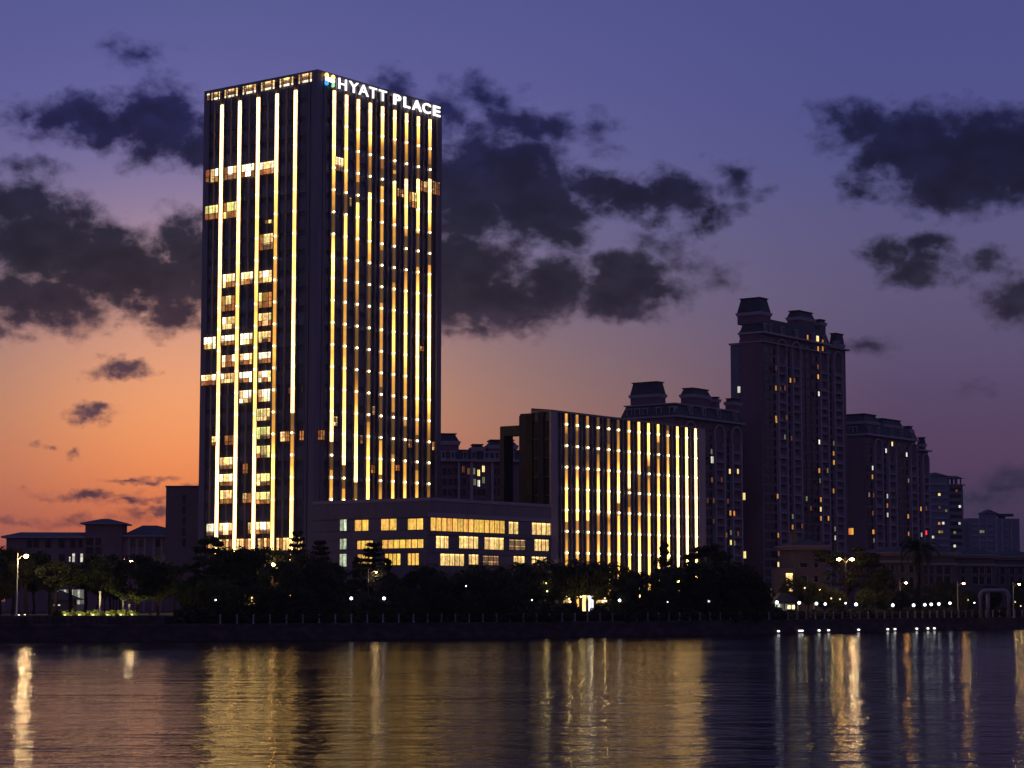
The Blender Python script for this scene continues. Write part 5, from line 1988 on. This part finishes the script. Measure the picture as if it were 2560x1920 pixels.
def shrub_proto(seed, mat='leaf_b', n=26, leaves=130):
    """3 m wide, 2 m tall bush from the ground up"""
    rg = random.Random(seed)
    tr = MB()
    pts = []
    for k in range(n):
        a = rg.uniform(0, 6.28)
        u = rg.uniform(0, 1) ** .5
        h = rg.uniform(.1, 1.0) * math.sqrt(max(0.05, 1 - u * u))
        c = (1.5 * u * math.cos(a), 1.5 * u * math.sin(a), .2 + 1.55 * h)
        pts.append(blob_points(c, (.45, .45, .36), leaves, .3))
        if k % 4 == 0:
            tr.tube([(0, 0, -.1), (c[0] * .5, c[1] * .5, c[2] * .55), c], [.07, .04, .015], 4)
    return tr.mesh('stems', 'bark'), leaf_mesh('foliage', np.concatenate(pts), .15, mat), 2.0


PROTO = {
    'b1': broad_proto(1), 'b2': broad_proto(2, 1.15, .22, 'leaf_b'), 'b3': broad_proto(3, .85, .32), 'b4': broad_proto(4, 1.3, .18, 'leaf', 52),
    't1': broad_proto(5, .55, .5, 'leaf_b', 24, 110), 't2': broad_proto(6, .6, .55, 'leaf_b', 20, 100),
    'l1': layered_proto(1), 'l2': layered_proto(2, 'leaf', 1.5), 'p1': pine_proto(1), 'u1': umbrella_proto(1), 'u2': umbrella_proto(4),
    'm1': palm_proto(1), 'm2': palm_proto(2, 14, 2.9), 'd1': palm_proto(3, 46, 3.3, .3, 1.1, 1.15, True),
    's1': shrub_proto(1), 's2': shrub_proto(2, 'leaf'),
}
NAMES = {'b': 'broadleaf_tree', 't': 'young_tree', 'l': 'spreading_tree', 'p': 'conifer_tree', 'u': 'umbrella_tree', 'm': 'palm_tree', 'd': 'date_palm', 's': 'shrub'}


def tree(kind, px, py_top, back, label, group=None, wx=1.0, gz=None, Y=None):
    """tree at photo column px, standing `back` metres behind the quay edge (or at depth Y); its height follows from its top row"""
    g = GZ if gz is None else gz
    if Y is None:
        Y = shore_at(px, back).y
    p = at_depth(px, 1500, Y)
    h = at_depth(px, py_top, Y).z - g
    tm, cm_, hp = PROTO[kind]
    s = h / hp
    root = empty(NAMES[kind[0]], (p.x, Y, g), random.uniform(0, 6.28))
    root.scale = (s * wx, s * wx, s)
    link('stems' if kind[0] == 's' else 'trunk', tm, root)
    link('foliage' if kind[0] == 's' else 'crown', cm_, root)
    tag(root, label, {'s': 'shrub', 'm': 'palm', 'd': 'palm'}.get(kind[0], 'tree'), group)
    return root


def spot(px):
    if px < 800:
        return 'before the hotel tower'
    if px < 1060:
        return 'before the podium corner'
    if px < 1385:
        return 'before the long podium window'
    if px < 1770:
        return 'before the lit hotel wing'
    return 'beyond the right end of the wing'


# left park
tree('b1', 2, 1364, 40, 'dark tree at the left end of the park, behind the tall lit lamp pole', None, 1.0, TZ)
tree('t1', 33, 1372, 34, 'slim tree just left of the lit lamp pole', None, 1.2, TZ)
tree('t2', 66, 1398, 22, 'young tree with green lit lower leaves right beside the lamp pole', None, 1.5, TZ)
tree('b3', 85, 1378, 48, 'dark rounded tree behind the warm street lamp in the park', None, 1.0, TZ)
for px, py, bk in ((139, 1404, 14), (178, 1408, 20), (213, 1412, 26), (125, 1425, 30)):
    tree('t1' if px % 2 else 't2', px, py, bk, 'thin-stemmed young tree in the lit park lawn', 'thin park trees', 1.5, TZ)
tree('b1', 245, 1384, 24, 'dense dark tree over the two floodlit stems in the park', None, .9, TZ)
tree('b3', 275, 1386, 30, 'narrower dark tree between the two large crowns of the park', None, .8, TZ)
tree('b4', 343, 1385, 10, 'largest round-crowned park tree with a forked black trunk', None, 1.05, TZ)
tree('b2', 395, 1402, 14, 'wide dark tree beside the large forked park tree, bench below', None, .8, TZ)
tree('u1', 436, 1392, 40, 'flat-topped slender tree in front of the plain block', None, .55, TZ)
tree('b2', 452, 1448, 18, 'low crooked tree over the park bench near the hotel', None, .8, TZ)
for px, py, bk, w_ in ((497, 1432, 24, .7), (520, 1440, 18, .7)):
    tree('b2', px, py, bk, 'low wide dark tree at the right end of the park', 'low trees at park end', w_)
for px in (262, 284, 291, 299, 306):
    tree('t2', px, 1470, 20 + (px % 7), 'bare-stemmed sapling lit gold from below', 'gold-lit saplings', .9, TZ)
# in front of the hotel tower
tree('l2', 520, 1362, 20, 'ragged layered tree covering the foot of the leftmost light strip', None, .72)
tree('l1', 553, 1385, 30, 'open layered tree behind the leftmost layered one', None, .62)
for kind, px, py, bk, w_ in (('b1', 590, 1366, 26, 1.0), ('b3', 618, 1372, 20, 1.0), ('b2', 648, 1366, 30, .9), ('b1', 680, 1368, 24, .9), ('b4', 705, 1400, 12, .8), ('b2', 770, 1378, 26, .85),
                             ('b4', 800, 1392, 20, .8), ('b3', 832, 1428, 14, .9), ('b2', 560, 1450, 6, .9), ('b2', 625, 1460, 5, .9), ('b4', 690, 1465, 5, .9), ('b2', 760, 1468, 5, .9), ('b4', 830, 1478, 5, .8)):
    tall = 'dark rounded broadleaf tree' if py < 1450 else 'low dark front-row tree'
    tree(kind, px, py, bk, '%s of the riverside belt %s' % (tall, spot(px)), 'trees of the riverside belt', w_)
for px, py in ((602, 1356), (668, 1358), (715, 1362)):
    tree('m2', px, py, 30, 'dark palm head over the tree belt in front of the hotel tower', 'palms before the tower', .9)
tree('p1', 741, 1326, 30, 'tall pointed conifer in front of the last left-hand light strip', None, .8)
tree('p1', 801, 1350, 34, 'pointed conifer with flat whorls near the podium corner', None, 1.0)
tree('p1', 931, 1355, 26, 'tall conifer with wide dark whorls in front of the podium windows', None, 1.25)
tree('l1', 896, 1400, 30, 'thin layered tree left of the wide conifer', None, .5)
tree('l2', 972, 1410, 22, 'olive-lit tree right of the wide conifer', None, .45)
tree('b2', 985, 1440, 16, 'sparse olive-lit bushy tree near the white path globes', None, .9)
tree('s1', 940, 1458, 14, 'round bush glowing yellow-green under the garden lamp', None, 1.1)
for kind, px, py, bk, w_ in (('b3', 860, 1455, 22, .9), ('b2', 905, 1480, 6, .8), ('b4', 960, 1492, 4, .9), ('b2', 1020, 1470, 8, .9), ('b4', 1060, 1415, 14, .8), ('b1', 1090, 1438, 10, .9), ('b2', 1130, 1436, 12, .9),
                             ('b4', 1170, 1432, 12, .8), ('b1', 1210, 1425, 16, .9), ('b2', 1250, 1430, 10, .9), ('b4', 1290, 1428, 16, .7), ('b1', 1330, 1415, 20, .8), ('b3', 1370, 1425, 12, .8),
                             ('b3', 1400, 1410, 20, .75), ('b3', 1430, 1412, 22, .7), ('b3', 1462, 1408, 24, .6), ('b3', 1492, 1412, 20, .7), ('b2', 1540, 1408, 18, .8), ('b1', 1560, 1440, 8, .9), ('b4', 1600, 1428, 14, .9), ('b2', 1650, 1428, 10, .9), ('b1', 1690, 1412, 18, .9), ('b4', 1730, 1402, 12, 1.0),
                             ('b2', 1780, 1398, 16, .95), ('b1', 1815, 1402, 12, 1.0), ('b4', 1855, 1420, 10, .9), ('b2', 1890, 1445, 8, .9), ('b4', 1640, 1470, 5, .8), ('b2', 1560, 1480, 4, .8), ('b4', 1750, 1465, 5, .9), ('b2', 1840, 1475, 5, .9),
                             ('b4', 1110, 1480, 4, .9), ('b2', 1180, 1478, 4, .9), ('b4', 1240, 1482, 4, .8), ('b2', 1045, 1490, 4, .8), ('b3', 1910, 1478, 6, .9)):
    tall = 'dark rounded broadleaf tree' if py < 1450 else 'low dark front-row tree'
    tree(kind, px, py, bk, '%s of the riverside belt %s' % (tall, spot(px)), 'trees of the riverside belt', w_)
for px, py in ((1062, 1396), (1100, 1414), (1140, 1420), (1185, 1396), (1215, 1404), (1240, 1412), (1258, 1400), (1298, 1392), (1352, 1380), (1160, 1410), (1320, 1396), (1376, 1398)):
    tree('m1', px, py, 22, 'ragged palm crown showing over the belt in front of the podium', 'palms before the podium', 1.1)
for px, py in ((1384, 1392), (1440, 1382), (1452, 1398), (1488, 1388), (1500, 1400), (1468, 1392), (1520, 1390)):
    tree('m2', px, py, 20, 'bare-stemmed palm in the group before the wing lights', 'palms before the wing', .85)
tree('l1', 1662, 1362, 26, 'thin open tree crossing the right light strips of the wing', None, .35)
tree('u2', 1768, 1346, 30, 'large open flat-crowned tree at the right end of the wing', None, .75)
tree('u1', 1845, 1392, 26, 'flat-branched tree right of the wing, reaching over the belt', None, .75)
# right bank
tree('u1', 2120, 1352, 28, 'big flat-crowned tree behind the twin street lamp', None, .92)
tree('u2', 2172, 1366, 34, 'open twiggy tree touching the twin street lamp glow', None, .6)
tree('d1', 2296, 1340, 30, 'tall date palm with a shaggy crown in front of the villas', None, 1.0)
tree('b3', 2207, 1418, 18, 'dark upright tree between twin lamp and date palm', None, .75)
for px, py, bk, k, w_ in ((1985, 1438, 30, 'b2', .7), (2020, 1452, 22, 'b3', .9), (2060, 1462, 24, 'b2', .8), (2090, 1470, 18, 'b2', .8), (2165, 1468, 16, 'b2', .8), (2215, 1470, 14, 'b2', .8), (2250, 1476, 18, 'b1', .8),
                          (2330, 1462, 22, 'b2', .8), (2368, 1450, 26, 'b2', .9), (2400, 1480, 12, 'b2', .8), (2425, 1476, 18, 'b1', .8), (2540, 1468, 26, 'b2', .7), (2270, 1462, 30, 'b1', .8), (2480, 1462, 40, 'b2', .7), (2555, 1450, 32, 'b1', .8)):
    tree(k, px, py, bk, 'small dark green garden tree on the right bank %s' % ('near the pavilion' if px < 2100 else 'left of the date palm' if px < 2296 else 'between date palm and white arch' if px < 2450 else 'by the white arch'), 'garden trees of the right bank', w_)
for px, bk in ((1955, 8), (2022, 7), (2058, 8), (2090, 7), (2118, 9), (2150, 8), (2185, 7), (2210, 8), (2260, 9), (2300, 7), (2335, 8), (2362, 8), (2385, 6), (2412, 6), (2430, 7), (2470, 6), (2495, 7), (2535, 9)):
    tree('s1' if px % 2 else 's2', px, 1515 + (px % 5) * 2, bk, 'low garden bush behind the quay railing %s' % ('near the pavilion' if px < 2100 else 'left of the date palm' if px < 2296 else 'between date palm and white arch' if px < 2450 else 'by the white arch'), 'bushes of the right bank', 1.3)
# undergrowth that closes the belt down to the quay
k = 0
for px in range(486, 1932, 17):
    if 1398 < px < 1494:
        k += 1
        continue
    bk = (4.6, 7.5, 11.0)[k % 3]
    tree('s2', px, (1512, 1503, 1490)[k % 3] + random.uniform(-5, 6), bk, 'dark leafy shrub of the undergrowth %s' % spot(px), 'undergrowth of the riverside belt', 1.35)
    k += 1
for px in (1402, 1424, 1449, 1474, 1489):
    tree('s2', px, 1520, 8, 'small dark shrub among the palm trunks before the shopfronts', 'shrubs among the palms', .9)
tree('b2', -14, 1412, 30, 'dark bushy tree at the very left end of the riverside park', None, .9, TZ)
# lit hedge in the left park: one clipped run of bushes
for k, px in enumerate(range(150, 345, 14)):
    if px == 246:
        continue
    tree('s1', px, 1521 + (k % 3) * 2, 5.0 + (k % 2), 'low yellow-green bush in the lit hedge of the left park', 'lit park hedge', 1.2, TZ)

# ------------------------------------------------------------------ lamps
def own_light(root, loc, power, colour, size=.25):
    ld = bpy.data.lights.new('lamp_light', 'POINT')
    ld.energy = power
    ld.color = colour
    ld.shadow_soft_size = size
    o_ = bpy.data.objects.new('lamp_light', ld)
    col.objects.link(o_)
    o_.parent = root
    o_.location = loc


def street_lamp(px, py, Y, label, arms=1, gz=GZ, group=None, side=1, head=.34, power=0, pm='pole'):
    p = at_depth(px, py, Y)
    h = p.z - gz
    root = empty('street_lamp', (p.x - side * 1.3, Y, gz))
    MB().tube([(0, 0, 0), (0, 0, h * .6), (0, 0, h + .5)], [.13, .10, .07], 8).box(-.25, .25, -.25, .25, 0, .35).build('pole', pm, root)
    for s in ((side,) if arms == 1 else (1, -1)):
        MB().tube([(0, 0, h - .7), (s * .5, 0, h - .1), (s * 1.0, 0, h + .12), (s * 1.5, 0, h + .2)], [.05, .045, .04, .04], 6).build('arm', 'pole', root)
        hd = MB().frustum(s * 1.3 - .45, s * 1.3 + .45, -.2, .2, h + .12, s * 1.3 - .3, s * 1.3 + .3, -.12, .12, h + .3).build('lamp_head', 'pole', root)
        MB().ball((s * 1.3, -.02, h - .04), head, 10, 6, .6).build('lens', 'sodium', hd)
    if power:
        own_light(root, (side * 1.3, -.1, h - .75), power, (1.0, .68, .34))
    tag(root, label, 'street lamp', group)
    return root


street_lamp(65.5, 1390, 333, 'tall pale street lamp with one warm head at the left park', 1, TZ, None, 1, .4, 1200)
street_lamp(328, 1402, 372, 'street lamp showing just above the largest round park tree', 1, TZ, None, 1, .26, 1200)
street_lamp(682, 1411, 362, 'street lamp glowing among dark trees before the hotel tower', 1, GZ, None, 1, .40, 350, 'pole')
street_lamp(940, 1430, 372, 'street lamp beside the wide conifer before the podium', 1, GZ, None, 1, .16, 160)
street_lamp(1364, 1431, 385, 'dim street lamp in the belt between podium and wing', 1, GZ, None, 1, .2)
street_lamp(2130, 1398, 431, 'twin-headed street lamp shining in front of the big flat-crowned tree', 2, GZ, None, 1, .42, 900, 'frame')
street_lamp(2050, 1475, 450, 'short warm lamp above the pavilion hedge', 1, GZ, None, 1, .26)
street_lamp(1912, 1472, 440, 'small warm lamp left of the pavilion', 1, GZ, None, -1, .24)
street_lamp(2265, 1457, 455, 'warm street lamp left of the date palm trunk', 1, GZ, None, 1, .24)
street_lamp(2409, 1459, 455, 'warm street lamp left of the white arch', 1, GZ, None, 1, .24)
street_lamp(2548, 1461, 455, 'warm street lamp right of the white arch', 1, GZ, None, 1, .2)


def globe_lamp(px, py, label, group, r=.33, back=3.0, mat='globe', gz=GZ):
    Y = shore_at(px, back).y
    p = at_depth(px, py, Y)
    h = p.z - gz
    root = empty('globe_lamp', (p.x, Y, gz))
    MB().tube([(0, 0, 0), (0, 0, h - r)], [.06, .05], 6).box(-.14, .14, -.14, .14, 0, .2).build('post', 'frame', root)
    MB().ball((0, 0, h), r, 12, 8).build('globe', mat, root, True)
    tag(root, label, 'lamp', group)


for px, py, r_ in [(x_, y_, .31) for x_, y_ in ((1942, 1506), (1998, 1507), (2041, 1509), (2140, 1511), (2232, 1513), (2284, 1513), (2312, 1512), (2328, 1511), (2347, 1510))]:
    globe_lamp(px, py, 'bright white globe lamp on a slim post along the right quay', 'bright globe lamps of the right quay', r_)
for px, py, r_ in ((2063, 1510, .26), (2114, 1508, .18), (2375, 1508, .26), (2436, 1507, .14)):
    globe_lamp(px, py, 'smaller white globe lamp set back on the right quay', 'small globe lamps of the right quay', r_, 7.0, 'globe_s')
for px, py, r_ in ((878, 1496, .24), (960, 1496, .24), (1549, 1501, .24), (1772, 1503, .18), (1669, 1505, .10), (1330, 1500, .12), (1165, 1465, .1), (539, 1500, .12)):
    globe_lamp(px, py, 'white path globe lamp at the foot of the riverside belt', 'path globes of the riverside belt', r_, 2.2, 'globe_s')


def uplight(px, Y, label, gz, power, col_, tilt=0.0, cone=100):
    p = at_depth(px, 1540, Y)
    root = empty('ground_light', (p.x, Y, gz))
    MB().tube([(0, 0, 0), (0, 0, .22)], [.16, .18], 10).build('housing', 'pole', root)
    MB().tube([(0, 0, .225), (0, 0, .25)], [.13, .13], 10).build('lens', 'ground_lens', root)
    ld = bpy.data.lights.new('uplight', 'SPOT')
    ld.energy = power
    ld.color = col_
    ld.spot_size = R(cone)
    ld.spot_blend = .6
    ld.shadow_soft_size = .12
    lo_ = bpy.data.objects.new('uplight_beam', ld)
    col.objects.link(lo_)
    lo_.parent = root
    lo_.location = (0, 0, .35)
    lo_.rotation_euler = (R(180 + tilt), 0, 0)
    tag(root, label, 'lamp', 'ground lights of the park')
    return root


# small warm lanterns half hidden in the belt
for k, (px, py, bk, pw) in enumerate(((602, 1492, 9, 120), (622, 1512, 7, 90), (1366, 1458, 12, 50), (1368, 1478, 8, 40), (1423, 1497, 16, 60), (1452, 1492, 18, 60), (1478, 1500, 18, 60), (1512, 1496, 12, 60), (1532, 1482, 13, 120), (2012, 1470, 20, 50), (2078, 1496, 14, 60), (2100, 1498, 12, 50), (2420, 1500, 14, 50), (2538, 1505, 12, 40), (2552, 1515, 10, 30))):
    Y = shore_at(px, bk).y
    p = at_depth(px, py, Y)
    h = max(.5, p.z - GZ)
    ln = empty('garden_lantern', (p.x, Y, GZ))
    MB().tube([(0, 0, 0), (0, 0, h - .14)], [.05, .04], 6).build('post', 'frame', ln)
    MB().ball((0, 0, h), .15, 8, 6).build('lantern', 'shop', ln)
    own_light(ln, (0, -.25, h + .2), pw, (1.0, .72, .26), .12)
    tag(ln, 'small warm garden lantern half hidden in the greenery %s' % ('before the hotel tower' if px < 800 else 'before the lit hotel wing' if px < 1700 else 'of the right bank'), 'lamp', 'garden lanterns')

# floodlit posts and their ground lights in the left park
for px, yt, bk in ((250, 1480, 9), (308, 1492, 12), (324, 1512, 9)):
    Y = shore_at(px, bk).y
    p = at_depth(px, 1500, Y)
    h = at_depth(px, yt, Y).z - TZ
    root = empty('light_column', (p.x, Y, TZ))
    MB().tube([(0, 0, 0), (0, 0, h)], [.16, .14], 8).box(-.2, .2, -.2, .2, h, h + .1).build('shaft', 'white', root)
    tag(root, 'white park column lit brightly from its foot', 'column', 'floodlit park columns')
    uplight(px, Y - 1.0, 'small ground light at the foot of a white park column', TZ, 500, (1, .85, .55), -10, 34)
uplight(47, 332, 'ground light at the foot of the tall left lamp pole', TZ, 900, (1, .85, .6), -4, 30)
uplight(62, 340, 'ground light under the young green-lit tree', TZ, 600, (1, .9, .5), 0, 60)
for px in (162, 198, 232, 268, 302, 330):
    uplight(px, shore_at(px, 2.7).y, 'small ground light along the front of the lit park hedge', TZ, 1300, (1, .85, .32), -84, 60)
uplight(938, shore_at(938, 10.0).y, 'garden light under the glowing round bush', GZ, 3500, (1, .85, .25), -25)

# ------------------------------------------------------------------ small things of the banks
# pavilion
FPv = Frame(1942, 432, R(12), py=1500)
pv = FPv.root('pavilion')
tag(pv, 'small riverside pavilion with a dark pitched roof and pale lit walls', 'pavilion')
px1_ = FPv.right(1996, 1500)[0]
zc_ = FPv.right(1965, 1506)[1]
for xx in (0, px1_ * .33, px1_ * .66, px1_):
    for yy in (0, 4.5):
        box('post', pv, 'white', xx - .14, xx + .14, yy - .14, yy + .14, 0, zc_)
q = MB().frustum(-1.0, px1_ + 1.0, -1, 5.5, zc_, px1_ * .3, px1_ * .6, 1.8, 2.8, FPv.right(1965, 1483)[1])
q.build('roof', 'villa_roof', pv)
box('floor', pv, 'paving', -.4, px1_ + .4, -.4, 5, 0, .15)
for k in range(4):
    box('wall_panel', pv, 'pav' if k != 0 else 'win_cold', .2 + k * (px1_ - .4) / 4 + .03, .2 + (k + 1) * (px1_ - .4) / 4 - .03, 1.5, 1.6, .2, zc_ - .3)  # wall panels glow themselves in place of lighting inside
w_ = MB().box(px1_ - 1.9, px1_ - .25, 1.32, 1.45, zc_ - 1.4, zc_ - .45).build('menu_board', 'frame', pv)
box('board_face', w_, 'shop', px1_ - 1.8, px1_ - .35, 1.26, 1.315, zc_ - 1.3, zc_ - .55)

# bulkhead spots added at the waterline, standing in for lamp reflections
for px in (1944, 1995, 2001, 2043, 2067, 2144, 2218, 2235, 2287, 2314, 2330):
    p = shore_at(px, -.12, .42)
    bl = empty('quay_light', (p.x, p.y, p.z))
    MB().box(-.3, .3, .0, .3, -.1, .26).build('housing', 'frame', bl)
    MB().ball((0, -.02, .05), .27, 10, 6, .62).build('lens', 'bulkhead', bl)  # glowing spot on a small box, no lamp fitting here
    tag(bl, 'small white bulkhead light at the foot of the right quay wall', 'lamp', 'bulkhead lights of the right quay')

# white arch
Ya = 445
pa = at_depth(2451, 1500, Ya)
pb = at_depth(2522, 1500, Ya)
zt_ = at_depth(2490, 1476, Ya).z - GZ
W_ = pb.x - pa.x
arch = empty('garden_arch', (pa.x, Ya, GZ))
pts = [(0, 0, 0), (0, 0, zt_ - 1.2)] + [(1.2 - 1.2 * math.cos(a), 0, zt_ - 1.2 + 1.2 * math.sin(a)) for a in np.linspace(.2, math.pi / 2, 5)]
pts += [(W_ - 1.2 + 1.2 * math.sin(a), 0, zt_ - 1.2 + 1.2 * math.cos(a)) for a in np.linspace(0, math.pi / 2 - .2, 5)] + [(W_, 0, zt_ - 1.2), (W_, 0, 0)]
MB().tube(pts, .42, 10).build('pipe', 'arch', arch, True)
MB().tube([(2.2, 3, 0), (2.2, 3, zt_ - .3)], .4, 10).build('rear_post', 'arch', arch, True)
MB().tube([(0.3, 0.2, zt_ - .4), (2.2, 3, zt_ - .3)], .3, 8).build('tie', 'arch', arch, True)
tag(arch, 'thick white rounded pipe arch standing on the right bank', 'arch')

# blue road sign near the podium corner
ps = at_depth(828, 1420, 378)
rs = empty('road_sign', (ps.x, 378, GZ))
MB().tube([(0, 0, 0), (0, 0, ps.z - GZ + .8)], [.09, .08], 8).build('pole', 'pole', rs)
MB().box(-1.5, 1.5, -.16, -.10, ps.z - GZ - .9, ps.z - GZ + .9).build('board', 'sign_blue', rs)
for k in range(4):
    MB().box(-1.2 + k * .62, -1.2 + k * .62 + .42, -.18, -.163, ps.z - GZ + .1, ps.z - GZ + .12).box(-1.2 + k * .62 + .18, -1.2 + k * .62 + .24, -.182, -.165, ps.z - GZ + .0, ps.z - GZ + .5).box(-1.2 + k * .62, -1.2 + k * .62 + .42, -.18, -.163, ps.z - GZ + .38, ps.z - GZ + .44).build('lettering', 'white', rs)
MB().box(-.06, .06, -.18, -.163, ps.z - GZ - .75, ps.z - GZ - .2).build('arrow', 'white', rs)
tag(rs, 'blue direction sign with pale lettering near the podium corner', 'sign')

# lit shop fronts glimpsed between the palms at the foot of the wing
for (x0, y0, x1, y1, mt, lab) in ((1408, 1490, 1433, 1524, 'shop', 'golden lit shopfront glimpsed between palm trunks'),
                                  (1455, 1488, 1486, 1528, 'shop_w', 'white and gold lit shopfront behind the thick palm trunks'),
                                  (1490, 1500, 1518, 1516, 'shop', 'small golden shop window right of the palm trunks'),
                                  (1350, 1437, 1376, 1454, 'shop_w', 'white lit sign panel seen through the belt before the wing')):
    Yk = 392
    a, b_ = at_depth(x0, y0, Yk), at_depth(x1, y1, Yk)
    rk = empty('shop_front', (a.x, Yk, GZ))
    w = b_.x - a.x
    zt2, zb3 = a.z - GZ, max(.15, b_.z - GZ)
    fr = MB()
    n_ = max(2, int(w / .8))
    for k in range(n_ + 1):
        fr.box(w * k / n_ - .05, w * k / n_ + .05, -.1, .1, 0, zt2)
    fr.box(-.05, w + .05, -.12, .12, zt2, zt2 + .25).box(-.05, w + .05, -.12, .12, 0, zb3)
    fr.build('frame', 'frame', rk)
    for k in range(n_):
        box('pane', rk, mt if k % 3 else ('shop' if mt == 'shop_w' else 'win_pale'), w * k / n_ + .06, w * (k + 1) / n_ - .06, -.03, .03, zb3 + .01, zt2 - .02)
    tag(rk, lab, 'shopfront')

# benches in the left park
for px, lab in ((387, 'stone bench under the wide dark park tree'), (478, 'stone bench near the right end of the park path')):
    pb_ = at_depth(px, 1500, 362)
    bn = empty('bench', (pb_.x, 362, TZ))
    MB().box(-1.0, 1.0, -.25, .25, .42, .52).build('seat', 'paving', bn)
    for s in (-.75, .75):
        MB().box(s - .12, s + .12, -.22, .22, 0, .417).build('leg', 'paving', bn)
    tag(bn, lab, 'bench')

# ------------------------------------------------------------------ evening haze over river and town
hz_ = MB().box(-3000, 3000, -450, 3000, -2.0, 125).mesh('haze', 'white')
hm = bpy.data.materials.new('haze_air')
hm.use_nodes = True
hm.node_tree.nodes.clear()
pvn = hm.node_tree.nodes.new('ShaderNodeVolumePrincipled')
pvn.inputs['Color'].default_value = (0.80, 0.78, 0.86, 1)
pvn.inputs['Density'].default_value = 0.00006
pvn.inputs['Anisotropy'].default_value = 0.55
hout = hm.node_tree.nodes.new('ShaderNodeOutputMaterial')
hm.node_tree.links.new(pvn.outputs[0], hout.inputs['Volume'])
hz_.materials.clear()
hz_.materials.append(hm)
tag(link('haze', hz_), kind='stuff')
